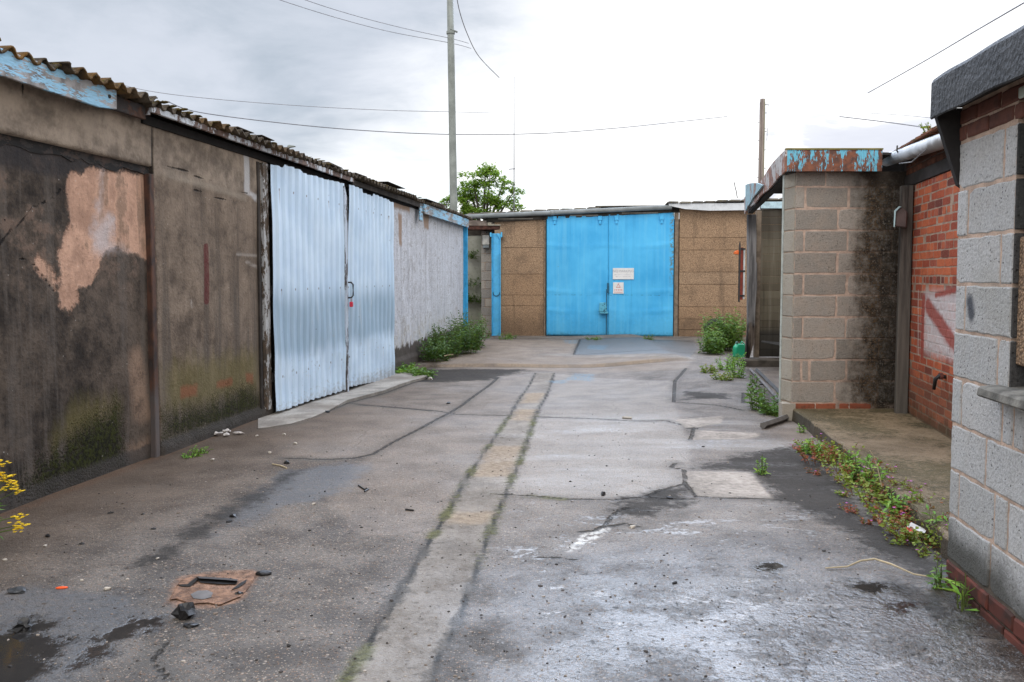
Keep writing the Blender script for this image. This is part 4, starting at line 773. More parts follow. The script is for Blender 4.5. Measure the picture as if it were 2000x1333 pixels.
# ================================================================== BRICK BUILDING
brick = empty('brick_building', 'red brick building with spray painted wall, white gutter and tiled eave', 'building', BF)
B = BF.hit
def graf(m, c, h):
    X, Y, Z = m.xyz(); n = m.noise(5, 5, .65); n2 = m.noise(20, 4); w = m.add(m.mul(m.sub(n, .5), .10), m.mul(m.sub(n2, .5), .03))
    # white painted field
    x0, zt = B(1813, 565); zb0 = B(1800, 715)[1]
    fade = m.mul(m.ss(m.add(X, w), x0-.28, x0+.05), m.mul(m.ss(m.add(Z, w), B(1868, 722)[1], B(1868, 690)[1]), m.ss(m.add(Z, w), B(1868, 555)[1], B(1868, 590)[1])))
    c = m.mix(m.mul(fade, m.lin(n2, .3, .6, .6, .95)), c, (.62, .57, .57))
    for a, b_, r0, r1 in ((B(1804, 585), B(1801, 695), .03, .06), (B(1812, 598), B(1872, 682), .045, .105), (B(1828, 577), B(1866, 567), .008, .04)):
        d = m.seg(X, Z, a, b_); k = m.ss(m.add(d, m.mul(w, .4)), r1, r0); c = m.mix(m.mul(k, .9), c, m.mix(n2, (.26, .045, .032), (.40, .10, .075)))
    d = m.seg(X, Z, B(1794, 570), B(1794, 690)); c = m.mix(m.mul(m.ss(d, .03, .01), .5), c, (.55, .45, .42))
    # lower courses browned and mossy
    c = m.mix(m.mul(m.ss(m.add(Z, m.mul(w, 2.5)), .72, .40), .55), c, m.mix(n, (.09, .05, .033), (.20, .12, .075)))
    c = m.mix(m.mul(m.ss(m.add(Z, m.mul(w, 3)), .30, .12), .6), c, (.07, .062, .033))
    c = m.mix(m.mul(m.ss(X, .55, .1), m.mul(m.ss(n, .45, .6), .45)), c, (.08, .05, .04))
    return c, h
m = M('orange_red_brick', .88, .15); r = m.island(); n = m.noise(12, 5, .6); g = m.noise(60, 4)
c = m.ramp(r, [(0, (.12, .045, .038)), (.12, (.26, .062, .04)), (.45, (.43, .098, .048)), (.75, (.54, .145, .064)), (1, (.32, .085, .06))])
c = m.mix(m.mul(m.ss(n, .45, .7), .35), c, (.14, .05, .035)); c = m.mix(m.mul(m.ss(g, .55, .7), .35), c, (.45, .24, .15)); c, h = graf(m, c, g); m.col(c); m.bump(h, .6, .008); BRK = m.m
BMORT = mortar_mat('brick_mortar', (.46, .33, .25), graf)
cs = []; z = -.02; i = 0; Lb = 2.9
while z < 2.40:
    z1 = min(z+.065, 2.405)
    if i % 4 == 3 or z > 2.30: un = course_units(0, Lb, .1125 if i % 2 else .06, .1125, .010)
    else: un = course_units(0, Lb, (.225, .1125, .17)[i % 3], .225, .010)
    cs.append((z, z1, [(q0+.0012, q1-.0012) for q0, q1 in un])); z += .0765; i += 1
masonry(cs, .01, .002, 21, nper=3, jit=.0018, cham=.003).build('brick_wall', BRK, brick); b = MB(); b.box(-.2, Lb, 0, .25, -.1, 2.405); b.build('mortar', BMORT, brick)
b = MB(); b.box(-.05, Lb, -.02, .2, 2.408, 2.525); b.build('lintel', plain('black_lintel', (.035, .03, .028), .8, .4, 5), brick, bevel=.005)
cs = [(2.53, 2.595, course_units(0, Lb, .1, .225, .01)), (2.605, 2.67, course_units(0, Lb, .2, .225, .01))]
m2 = M('sooty_brick', .9, .1); r = m2.island(); n = m2.noise(9, 5); m2.col(m2.mix(m2.mul(m2.ss(n, .4, .6), .6), m2.mix(r, (.10, .045, .03), (.17, .07, .042)), (.04, .027, .022))); m2.bump(n, .5, .01)
masonry(cs, .01, .006, 22, nper=2).build('brick_band', m2.m, brick); b = MB(); b.box(-.1, Lb, 0, .2, 2.527, 2.72); b.build('mortar', plain('band_mortar', (.10, .075, .06)), brick)
g0 = B(1732, 309, .12); g1 = B(1852, 272, .12); g2 = (2.9, g1[1]-.01)
m = M('weathered_white_gutter', .5, .4); n = m.noise(5, 5); c = m.mix(m.ss(n, .35, .65), (.50, .52, .54), (.68, .69, .70)); X, Y, Z = m.xyz(); c = m.mix(m.mul(m.ss(m.add(Z, m.mul(m.sub(n, .5), .15)), 2.655, 2.60), .75), c, (.16, .13, .11)); m.col(c)
b = MB(); b.tube([(g0[0], -.12, g0[1]-.02), (g1[0], -.12, g1[1]), (g2[0], -.12, g2[1])], .068, 16); o = b.build('gutter', m.m, brick, True)
b = MB(); k0 = B(1752, 306, .19)[0]; b.tube([(k0, -.19, g0[1]+.02), (k0+.01, -.195, g0[1]-.03), (k0+.03, -.17, g0[1]-.08)], .008, 5); b.build('gutter_clip', BLK, o)
b = MB(); b.tube([(g0[0]+.8, -.18, 2.60), (g0[0]+1.2, -.17, 2.56), (g0[0]+1.7, -.18, 2.60)], .006, 5); b.build('loose_cable', plain('cable_grey', (.2, .2, .2)), brick)
m = M('red_mossy_tiles', .9, .15); r = m.island(); n = m.noise(9, 5); c = m.mix(r, (.13, .05, .03), (.25, .10, .055)); c = m.mix(m.mul(m.ss(n, .45, .62), .6), c, (.10, .09, .04)); m.col(c); m.bump(n, .7, .02)
b = MB(); x = g0[0]-.05
while x < 3:
    b.box(x+.004, x+.165, -.17, .2, 2.745, 2.765, .004); b.box(x+.004, x+.165, .0, .4, 2.79, 2.81, .004); b.add([(x, .3, 2.82), (x+.17, .3, 2.82), (x+.17, 2.5, 3.15), (x, 2.5, 3.15)], [(0, 1, 2, 3)]); x += .17
b.box(g0[0], 3, -.1, .1, 2.70, 2.742); b.build('roof', m.m, brick)
DPOST = M('grey_black_post', .85, .15); X, Y, Z = DPOST.xyz(); n = DPOST.noise(1, 6, .65, vec=DPOST.map((18, 18, 1.4))); c = DPOST.mix(DPOST.ss(n, .35, .65), (.045, .04, .037), (.13, .115, .10)); c = DPOST.mix(DPOST.mul(DPOST.ss(Z, 2.0, .6), .5), c, (.15, .135, .115)); DPOST.col(c); DPOST.bump(n, .7, .01)
xq0 = B(1760, 560, .09)[0]; xq1 = B(1778, 560, .02)[0]
b = MB(); b.box(xq1-.075, xq1, -.125, -.012, .10, 2.40); b.build('corner_post', DPOST.m, brick, bevel=.006)
ab = empty('alarm_box', 'small weathered pale blue box fixed high on the dark corner post', 'box', loc=(at_d(1760, 424, 8.12)[0], 8.12, at_d(1760, 424, 8.12)[2]), rz=-.5)
b = MB(); b.prism([(-.05, -.09), (.05, -.11), (.055, .05), (.0, .09), (-.05, .06)], (-.03, .05)); b.build('case', plain('case_dark', (.09, .06, .055), .6), ab, bevel=.008); b = MB(); b.prism([(-.062, -.10), (-.052, -.10), (-.045, .05), (.0, .10), (-.02, .10), (-.06, .06)], (-.05, .04)); b.build('cover', plain('cover_blue', (.40, .55, .58), .5), ab)
tp = empty('wall_tap', 'small black pipe stub bent down from the brick wall above the raised slab', 'tap', loc=BF.world(*(lambda q: (q[0], -.01, q[1]))(B(1848, 742))), rz=BF.ang)
b = MB(); b.tube([(0, .03, .02), (0, -.05, .03), (-.005, -.075, .0), (-.02, -.08, -.09)], [.018, .018, .018, .014], 8); b.build('pipe', BLK, tp, True); b = MB(); b.tube([(-.004, -.02, .03), (.0, -.045, .03)], .03, 8); b.build('collar', plain('rusty_collar', (.12, .04, .03)), tp)

# raised slab (pavement)
left_edge = [(1572, 812), (1600, 832), (1640, 866), (1690, 910), (1745, 955), (1800, 1003), (1855, 1052)]
pts = [at_z(x, y, .12)[:2] for x, y in left_edge]; pts = [(float(p[0])+random.uniform(-.012, .012), float(p[1])) for p in pts]
m = M('raised_slab_concrete', .9, .2); X, Y, Z = m.xyz(); n = m.noise(2.2, 6, .6); n2 = m.noise(28, 5); n3 = m.noise(110, 3); c = m.mix(m.ss(n, .3, .7), (.10, .072, .042), (.235, .175, .112)); c = m.mix(m.mul(m.ss(Y, 6.6, 8.2), .5), c, (.34, .26, .16)); c = m.mix(m.mul(m.ss(m.add(m.mul(m.noise(1.3, 5), .7), m.mul(n2, .3)), .46, .56), .8), c, m.mix(n, (.03, .026, .014), (.085, .07, .025))); c = m.mix(m.mul(m.ss(n3, .55, .68), .55), c, (.36, .30, .24)); c = m.mix(m.mul(m.ss(n2, .55, .7), .5), c, (.05, .04, .03))
c = m.mix(m.mul(m.ss(Z, .115, .09), .7), c, (.045, .04, .034)); m.col(c); m.rgh(m.lin(n, .3, .7, .95, .55)); m.bump(m.add(n2, n3), .7, .012)
bm = bmesh.new(); fine = []
for (ax, ay), (bx, by) in zip(pts[:-1], pts[1:]):
    for k in range(6): f = k/6; fine.append((ax+(bx-ax)*f+random.gauss(0, .008), ay+(by-ay)*f))
fine.append(pts[-1]); ring = fine+[(2.36, 4.2), (2.17, 3.95), (4.2, 3.95), (4.2, 8.55), (2.95, 8.55)]
top = [bm.verts.new((x, y, .12+.006*math.sin(y*7))) for x, y in ring]; mid = [bm.verts.new((x-.012, y-.008, .105)) for x, y in ring]; bot = [bm.verts.new((x-.03, y-.02, -.12)) for x, y in ring]
bm.faces.new(top)
for a_, b_ in ((top, mid), (mid, bot)):
    for i in range(len(ring)): j = (i+1) % len(ring); bm.faces.new((a_[i], b_[i], b_[j], a_[j]))
bmesh.ops.triangulate(bm, faces=[f for f in bm.faces if len(f.verts) > 4]); bmesh.ops.recalc_face_normals(bm, faces=bm.faces)
me = bpy.data.meshes.new('raised_slab'); bm.to_mesh(me); bm.free(); me.materials.append(m.m); o = bpy.data.objects.new('raised_slab', me); COL.objects.link(o); tag(o, kind='structure')

# ================================================================== NEAR BLOCK BUILDING
near = empty('block_building', 'near grey block building with black felt eave and boarded window', 'building', NB)
near.location.z = .015; N_ = NB.hit; Z0 = .112; P = (2.114-Z0)/9
def grime(m, c, h):
    X, Y, Z = m.xyz(); n = m.noise(2.4, 6, .65); n2 = m.noise(10, 5); q = m.add(Z, m.add(m.mul(m.sub(n, .5), .30), m.mul(X, .06)))
    c = m.mix(m.mul(m.ss(q, .36, .20), .86), c, m.mix(n2, (.028, .027, .022), (.075, .07, .058)))
    d = m.seg(X, Z, N_(1896, 596), N_(1899, 622)); c = m.mix(m.mul(m.ss(m.add(d, m.mul(m.sub(n2, .5), .03)), .055, .012), .85), c, (.03, .035, .05))
    d2 = m.seg(X, Z, N_(1925, 560), N_(1960, 620)); c = m.mix(m.mul(m.ss(d2, .16, .04), .3), c, (.30, .29, .25))
    return c, h
NBLK = block_mat('grey_aggregate_block', (.41, .405, .392), (.50, .49, .475), grime, .75, (.40, .37, .33)); NMORT = mortar_mat('near_mortar', (.60, .44, .34), grime)
wo, zs0, zs1 = .555, 1.02, 2.26
cs = []
for i in range(9):
    z0, z1 = Z0+P*i+.005, Z0+P*(i+1)-.005; k = 8-i      # k = 0 at the top
    lim_ = wo if z0 > zs0-.1 else 3.4
    if k in (0, 2, 4): un = [(0, .44)]+([(.45, wo)] if True else [])
    elif k in (1, 3): un = [(0, .105), (.115, wo)]
    elif k == 5: un = [(0, .10), (.11, .50), (.51, .60), (.61, .70)]+course_units(.71, 3.4, .44, .45, .01)
    elif k == 6: un = course_units(0, 3.4, .37, .45, .01)
    elif k == 7: un = [(0, .10), (.108, .46), (.47, .58)]+course_units(.59, 3.4, .44, .45, .01)
    else: un = course_units(0, 3.4, .44, .45, .01)
    cs.append((z0+.0015, z1-.0015, [(q0+(.002 if q0 > 0 else 0), q1-.002) for q0, q1 in un]))
masonry(cs, .01, .004, 31, nper=9, jit=.003, cham=.005).build('block_wall', NBLK, near)
b = MB(); b.box(.004, wo-.004, 0, .22, -.3, 2.3); b.box(wo-.003, 3.4, 0, .22, -.3, zs0-.002); b.box(wo-.003, 3.4, .001, .22, zs1, 2.3); b.build('mortar', NMORT, near)
JAMB = block_mat('jamb_block_shade', (.05, .05, .05), (.075, .073, .072), None, 1.0, (.08, .07, .06))  # jamb blocks darkened in colour for shadow and dirt
b = MB()
for i in range(4, 9): b.box(wo+.001, wo+.012, -.004, .10, Z0+P*i+.008, Z0+P*(i+1)-.008)
b.build('window_jamb', JAMB, near, bevel=.004)
m = M('red_plinth_brick', .85, .2); r = m.island(); n = m.noise(10, 5); c = m.mix(r, (.085, .030, .022), (.15, .048, .034)); c = m.mix(m.mul(m.ss(n, .42, .6), .65), c, (.035, .028, .024)); m.col(c); m.bump(n, .6, .01); PLB = m.m
masonry([(-.045+.0, .022, course_units(0, 3.4, .14, .225, .01)), (.034, Z0-.008, course_units(0, 3.4, .225, .225, .01)), (-.125, -.055, course_units(0, 3.4, .225, .225, .01))], .01, .012, 32, nper=3).build('plinth', PLB, near)
m = M('brown_brick', .85, .2); r = m.island(); n = m.noise(14, 5); g = m.noise(70, 3); c = m.mix(r, (.12, .052, .038), (.20, .082, .058)); c = m.mix(m.mul(m.ss(n, .45, .65), .5), c, (.055, .035, .03)); m.col(c); m.bump(g, .4, .006)
masonry([(2.126, 2.19, [(0, .07), (.08, .295), (.305, .52), (.53, .60)]), (2.20, 2.265, course_units(0, 3.4, .18, .225, .01))], .01, .008, 33, nper=3).build('brick_band', m.m, near)
# end wall, roof and eave
b = MB(); b.box(0.0, .2, .23, 3.2, -.3, 2.3); b.box(3.2, 3.4, .23, 3.2, -.3, 2.3); b.box(.1, 3.3, 3.0, 3.2, -.3, 2.3); b.build('end_wall', NBLK, near)
m = M('black_felt', .62, .45); n = m.noise(5, 6, .65); g = m.noise(60, 4); v = m.vor(38); st = m.noise(1, 5, .6, vec=m.map((9, 9, 2)))
c = m.mix(m.ss(m.add(m.mul(n, .5), m.mul(g, .5)), .38, .62), (.009, .009, .010), (.042, .042, .044)); c = m.mix(m.mul(m.ss(st, .5, .66), .5), c, (.095, .095, .10)); m.col(c); m.bump(m.add(g, m.mul(v, .7)), .7, .006); FELT = m.m
b = MB(); vs = []; NX = 60
zf = [(0.0, -.128, 2.232), (0.02, -.13, 2.30), (0.02, -.13, 2.40), (.0, -.122, 2.418), (.0, .3, 2.43)]
for i in range(NX+1):
    u = -.02+3.5*i/NX
    for dxu, y, z in zf: vs.append((u, y+.003*math.sin(u*9+z*14), z+.003*math.sin(u*13)))
nn = len(zf); b.add(vs, [(i*nn+j, (i+1)*nn+j, (i+1)*nn+j+1, i*nn+j+1) for i in range(NX) for j in range(nn-1)]); b.build('felt_eave', FELT, near, False, solid=.014, bevel=.006)
b = MB(); b.box(-.018, 3.5, .3, 3.3, 2.36, 2.43); b.build('roof', FELT, near); b = MB(); b.box(-.015, 3.5, -.11, .3, 2.285, 2.35); b.build('soffit', TIMB, near)
b = MB(); b.prism([(-.118, 2.283), (.09, 2.283), (.09, 1.86), (.0, 1.92)], (-.045, -.012), 'x'); b.build('eave_bracket', SOF, near)
# window: frame, pane, pebble board, sill
FRW = plain('pale_green_frame', (.52, .58, .50), .5, .12, 6)
zp1 = N_(1985, 470)[1]; zp0 = N_(1985, 722)[1]
b = MB(); b.box(wo+.014, wo+.075, .03, .09, zp1+.004, zs1-.06); b.box(wo+.014, 3.0, -.012, .09, zs1-.058, zs1-.012); b.box(wo+.014, 3.0, .03, .09, zp1+.001, zp1+.035); b.box(1.6, 1.66, .03, .09, zp1+.036, zs1-.06); o = b.build('window', FRW, near, bevel=.005)
m = M('dirty_glass', .15, .5); n = m.noise(3, 4); m.col(m.mix(n, (.30, .36, .33), (.42, .48, .45))); b = MB(); b.box(wo+.076, 1.598, .055, .062, zp1+.036, zs1-.06); b.box(1.662, 2.98, .055, .062, zp1+.036, zs1-.06); b.build('pane', m.m, o)
b = MB(); b.box(wo+.016, 3.0, .012, .05, zp0, zp1); b.build('pebble_board', PANEL, near, bevel=.006)
b = MB(); b.box(wo+.02, 3.0, .06, .1, zs0, zp0-.002); b.build('window_base', TIMB, near)
b = MB(); b.prism([(-.095, zs0-.045), (-.085, zs0-.002), (.10, zs0+.016), (.10, zs0-.045)], (wo-.09, 3.0), 'x'); b.build('sill', plain('mossy_sill', (.15, .14, .12), .9, .5, 12, bump=.6), near, bevel=.008)
# ================================================================== SIGNS ON THE BLUE DOORS
def text_mesh(txt, size, name, mat, parent, loc, sx=1.0):
    cu = bpy.data.curves.new(name, 'FONT'); cu.body = txt; cu.size = size; cu.align_x = 'CENTER'; cu.align_y = 'CENTER'; cu.extrude = .0008
    o = bpy.data.objects.new(name, cu); COL.objects.link(o); dg = bpy.context.evaluated_depsgraph_get(); me = bpy.data.meshes.new_from_object(o.evaluated_get(dg)); bpy.data.objects.remove(o)
    me.materials.clear(); me.materials.append(mat); o = bpy.data.objects.new(name, me); COL.objects.link(o); o.parent = parent; o.location = loc; o.rotation_euler = (R(90), 0, 0); o.scale = (sx, 1, 1); return o
SGW = plain('sign_white', (.72, .72, .71), .4, .08, 3); GREYT = plain('faded_grey_print', (.40, .40, .43), .5, .1); REDT = plain('faded_red_print', (.58, .22, .22), .5, .1)
def sign(label, x0, y0, x1, y1):
    (u0, z1), (u1, z0) = K(x0, y0, .095), K(x1, y1, .095); w, h = u1-u0, z1-z0
    s = empty('door_sign', label, 'sign', loc=FS.world((u0+u1)/2, -.085, (z0+z1)/2), rz=FS.ang)
    b = MB(); b.box(-w/2, w/2, -.004, .004, -h/2, h/2); b.build('plate', SGW, s, bevel=.002); return s, w, h
s, w, h = sign('wide white sign reading NO PARKING on the right blue door', 1197, 524, 1238, 546)
text_mesh('NO PARKING', h*.30, 'lettering', GREYT, s, (0, -.0055, h*.22), 1.02)
b = MB(); 
for z, ww in ((-.10, .42), (-.27, .36)): b.box(-w*ww, w*ww, -.0048, -.0041, h*(z-.035), h*(z+.035))
b.build('small_print', plain('pale_print', (.58, .58, .60), .5), s)
s, w, h = sign('smaller square white sign with a red warning triangle below the wide sign', 1197.5, 552, 1218, 574)
def tri(k): return [(0, h*(.40*k+.05*(1-k)+.02)), (-w*.22*k, h*.24-h*.20*k), (w*.22*k, h*.24-h*.20*k)]
b = MB(); a_, c_ = [(0, .44*h), (-.22*w, .02*h), (.22*w, .02*h)], [(0, .33*h), (-.14*w, .07*h), (.14*w, .07*h)]
b.add([(x, -.0048, z) for x, z in a_+c_], [(0, 1, 4, 3), (1, 2, 5, 4), (2, 0, 3, 5)]); b.box(-.012*w, .012*w, -.0048, -.0042, .12*h, .25*h)
for k in range(5): b.box(-w*.36+k*w*.16, -w*.28+k*w*.16, -.0048, -.0042, -h*.24, -h*.10)
b.box(-w*.40, w*.40, -.0048, -.0042, -h*.40, -h*.34); b.build('warning_print', REDT, s)

# ================================================================== POLES, WIRES, MAST
p = at_d(886, 400, 27.0); lp = empty('lamp_pole', 'tall thin grey metal pole rising behind the left shed roof', 'pole', loc=(p[0], p[1], 0))
GALV = plain('galvanised_grey', (.24, .26, .24), .5, .2, 3, streak=.3)
q = at_d(879, 0, 27.0); dxp = (q[0]-p[0]); b = MB(); zt = q[2]+2.2
b.tube([(0, 0, 0), (0, 0, p[2]), (dxp*(4.2/6.6), 0, 1.5+6.85), (dxp*1.35, 0, zt)], [.125, .125, .115, .10], 14); b.build('shaft', GALV, lp, True)
b = MB(); zc_ = at_d(882, 65, 27)[2]; b.tube([(dxp*.82, 0, zc_-.03), (dxp*.83, 0, zc_+.05)], .14, 14); b.tube([(dxp*.82, -.1, zc_+.1), (dxp*.82+.22, -.02, zc_+.02)], .03, 6); b.build('collar', GALV, lp)
p = at_d(1486, 400, 30.0); wp = empty('wooden_pole', 'weathered wooden telegraph pole standing behind the rusty canopy', 'pole', loc=(p[0], p[1], 0))
m = M('pole_wood', .9, .1); n = m.noise(1, 6, .65, vec=m.map((14, 14, .6))); X, Y, Z = m.xyz(); c = m.mix(m.ss(n, .35, .65), (.13, .105, .095), (.30, .25, .22)); c = m.mix(m.mul(m.ss(X, .0, .08), .6), c, (.16, .17, .06)); m.col(c); m.bump(n, .6, .02)
ztp = at_d(1486, 194, 30)[2]; b = MB(); b.tube([(.0, 0, 0), (-.01, 0, ztp*.5), (0, 0, ztp-.12), (.0, 0, ztp-.11), (0, 0, ztp)], [.13, .11, .098, .09, .085], 12); b.build('shaft', m.m, wp, True)
PIR = plain('pole_iron', (.05, .045, .045)); b = MB(); b.tube([(.08, -.02, ztp-.2), (.24, -.03, ztp-.22)], .012, 5); b.build('cross_arm', PIR, wp); b = MB(); b.tube([(.09, -.03, ztp-1.05), (.18, -.04, ztp-1.05), (.16, -.05, ztp-1.5)], .008, 5); b.build('stay_wire', PIR, wp)
for k in range(9): b = MB(); b.tube([((-.12 if k % 2 else .10), -.02, ztp-.5-k*.33), ((-.16 if k % 2 else .15), -.03, ztp-.5-k*.33)], .012, 5); b.build('step_iron', PIR, wp)
WIRE = plain('wire_grey', (.16, .16, .18), .7); WIRE2 = plain('wire_pale', (.24, .24, .26), .7)
def wire(label, pts, r=.014, mat=None):
    P = []
    n = len(pts)
    for i in range((n-1)*8+1):                         # Catmull-Rom through the read points
        k, f = divmod(i, 8); f /= 8
        g = [np.array(at_d(*pts[max(0, min(n-1, j))])) for j in (k-1, k, k+1, k+2)]
        P.append(tuple(.5*((2*g[1])+(g[2]-g[0])*f+(2*g[0]-5*g[1]+4*g[2]-g[3])*f*f+(3*g[1]-g[0]-3*g[2]+g[3])*f**3)))
    b = MB(); b.tube(P, r, 5); o = b.build('overhead_wire', mat or WIRE); tag(o, label, 'wire', 'overhead wires'); return o
wire('long dark sagging wire crossing behind the grey pole from the left roof to the right', [(330, 200, 24), (390, 220, 25), (560, 242, 25.6), (720, 256, 26.3), (885, 263, 27.1), (1060, 261, 29), (1200, 251, 32), (1300, 241, 35), (1420, 228, 40)], .014)
wire('faint upper wire meeting the grey pole above the long sagging wire', [(200, 155, 24), (290, 178, 24), (420, 194, 25), (600, 208, 26), (760, 216, 26.6), (884, 219, 27.1), (960, 221, 29)], .009, WIRE2)
wire('lower of two wires from the top edge down to the grey pole collar', [(440, -38, 20), (540, -2, 21), (650, 33, 23), (760, 62, 25), (882, 85, 27.1), (920, 95, 28)], .010, WIRE2)
wire('upper of two wires from the top edge down to the grey pole collar', [(480, -45, 20), (590, -2, 21), (690, 30, 23), (790, 56, 25), (882, 76, 27.1), (915, 85, 28)], .010, WIRE2)
wire('thin wire dropping steeply away to the right of the grey pole top', [(889, -25, 27.1), (897, 20, 28), (912, 65, 29.5), (935, 110, 31), (975, 152, 33)], .015, WIRE2)
wire('straight pale wire slanting up to the right top corner', [(1695, 182, 30), (1800, 123, 25), (1900, 64, 20), (2010, 0, 16)], .017, WIRE2)
wire('faint wire crossing low behind the near black felt eave', [(1640, 228, 34), (1740, 240, 31), (1830, 253, 28), (1880, 262, 26)], .02, WIRE2)
wire('faintest short wire above the one crossing low behind the felt eave', [(1690, 221, 38), (1770, 226, 36), (1850, 234, 34)], .010, WIRE2)
p = at_d(1004, 400, 34); am = empty('aerial_mast', 'very thin dark mast standing above the tree right of the grey pole', 'mast', loc=(p[0], p[1], 0)); zt = at_d(1005, 150, 34)[2]
b = MB(); b.tube([(0, 0, 0), (0, 0, at_d(1004, 330, 34)[2]), (0, 0, zt)], [.03, .022, .010], 6); b.build('shaft', WIRE, am); b = MB(); zz_ = at_d(1004, 331, 34)[2]; b.tube([(-.22, 0, zz_), (.05, 0, zz_+.02)], .02, 5); b.build('arm', WIRE, am)
p = at_d(568, 296, 14.0); gl = empty('street_lamp', 'small grey lamp head on a bent arm peeping over the left roof edge', 'lamp', loc=(at_d(562, 300, 30)[0], 30, 0))
zl_ = at_d(566, 288, 30)[2]; b = MB(); b.tube([(0, 0, 0), (0, 0, zl_-.15), (.06, 0, zl_)], .05, 8); b.build('shaft', GALV, gl); b = MB(); b.prism([(.0, zl_-.04), (.30, zl_+.02), (.28, zl_+.05), (.08, zl_+.08), (.0, zl_+.06)], (-.06, .06)); b.build('lamp_head', GALV, gl, bevel=.02)
p = at_d(1438, 374, 20.6); tw = empty('roof_twig', 'bare bent twig standing up from the mossy far roof', 'twig', loc=tuple(p)); b = MB(); b.tube([(.03, 0, -.17), (.0, 0, 0), (-.03, 0, .10), (-.05, 0, .22)], .010, 4); b.build('stem', TIMB, tw)

# ================================================================== VEGETATION
def leaf_mat(name, lo, hi, hi2=None, tr=.3):
    m = M(name, .55, .3); r = m.island(); n = m.noise(1.7, 3); c = m.mix(m.math('FRACT', m.mul(r, 7.31)), lo, hi)
    if hi2: c = m.mix(m.ss(r, .72, .9), c, hi2)
    m.col(c); t = m.n('ShaderNodeBsdfTranslucent'); m.put(t.inputs[0], m.mix(.4, c, (.25, .32, .03))); x = m.n('ShaderNodeMixShader'); x.inputs[0].default_value = tr
    m.nt.links.new(m.b.outputs[0], x.inputs[1]); m.nt.links.new(t.outputs[0], x.inputs[2]); m.nt.links.new(x.outputs[0], m.out.inputs[0]); return m.m
LF = leaf_mat('leaf_green', (.06, .14, .025), (.13, .25, .045), (.19, .30, .06))
LD = leaf_mat('leaf_dark', (.03, .085, .018), (.08, .17, .035), (.13, .22, .06))
LB = leaf_mat('leaf_bright', (.11, .26, .03), (.20, .40, .05), (.28, .44, .06))
LY = leaf_mat('leaf_yellow_green', (.12, .19, .02), (.22, .30, .04), (.27, .22, .05))
LR = leaf_mat('leaf_red_green', (.13, .20, .025), (.27, .33, .05), (.26, .09, .035))
LRR = leaf_mat('leaf_red', (.20, .035, .018), (.32, .08, .035), (.15, .13, .03))
LT = leaf_mat('leaf_tree', (.09, .20, .02), (.20, .34, .04), (.28, .42, .06), .45)
STEM = plain('stem_green', (.09, .12, .03), .7); STR = plain('stem_red', (.16, .06, .03), .7); STRAW = plain('straw', (.42, .34, .22), .8)
PINKF = plain('petal_pink', (.55, .16, .50), .6, .2); YEL = plain('petal_yellow', (.75, .52, .01), .5, .2, 40)
def add_leaf(b, p, d, L, wd, rr, roll=None):
    d = Vector(d).normalized(); up = Vector((rr.gauss(0, .5), rr.gauss(0, .5), 1)); s_ = d.cross(up)
    if s_.length < .05: s_ = d.cross(Vector((1, 0, 0)))
    s_.normalize(); nn_ = s_.cross(d); p = Vector(p)
    m1 = p+d*L*.45; tip = p+d*L-nn_*L*.18
    b.add([p, m1+s_*wd/2+nn_*wd*.18, tip, m1-s_*wd/2+nn_*wd*.18, m1], [(0, 1, 4), (1, 2, 4), (2, 3, 4), (3, 0, 4)])
def plant(name, label, cat, loc, h, r, ns, L, asp=.42, mat=None, stem=None, nl=9, lean=(0, 0), flowers=None, seed=0, group=None, low=.12, spread=.8, sr=.004, squash=1.0):
    rr = random.Random(seed); root = empty(name, label, cat, loc=tuple(float(v) for v in loc), group=group); bl_, bs = MB(), MB(); tips = []
    for i in range(ns):
        a = rr.uniform(0, 6.283); q = r*math.sqrt(rr.random())*.7; x, y = q*math.cos(a), q*math.sin(a)*squash; hh = h*rr.uniform(.55, 1.0)*(1-.35*(q/max(r, 1e-3)))
        ox, oy = math.cos(a)*spread*r*rr.uniform(.2, .7)+lean[0]*hh, math.sin(a)*spread*r*squash*rr.uniform(.2, .7)+lean[1]*hh; pts = []
        for k in range(6):
            f = k/5; pts.append((x+ox*f**1.6+rr.gauss(0, .012*h), y+oy*f**1.6+rr.gauss(0, .012*h), -.02+(hh+.02)*f-(.12*hh*f*f if abs(ox) > .5*r else 0)))
        bs.tube(pts, [sr*(1.15-.7*k/5) for k in range(6)], 4, False); tips.append(pts[-1])
        for k in range(nl):
            f = low+(1-low)*(k+rr.random())/nl; j = min(4, int(f*5)); g = f*5-j; p = [pts[j][c]+(pts[j+1][c]-pts[j][c])*g for c in range(3)]
            az = k*2.4+rr.uniform(-.6, .6); el = rr.uniform(-.25, .75); ll = L*rr.uniform(.6, 1.15)*(1.1-.45*f)
            add_leaf(bl_, p, (math.cos(az)*math.cos(el), math.sin(az)*math.cos(el), math.sin(el)), ll, ll*asp*rr.uniform(.8, 1.2), rr)
    bl_.build('foliage', mat or LF, root); bs.build('stem', stem or STEM, root)
    if flowers:
        fm, fs, fn, fname = flowers
        for t in rr.sample(tips, min(fn, len(tips))):
            b = MB(); nv = 5; c0 = Vector(t)+Vector((0, 0, fs*.6))
            for k in range(nv):
                a = k*6.283/nv+rr.random()*.3; d = Vector((math.cos(a), math.sin(a), .35)); add_leaf(b, c0, d, fs, fs*.8, rr)
            b.build(fname, fm, root)
    return root
def gp(px, py, dz=0): return G(px, py, dz)
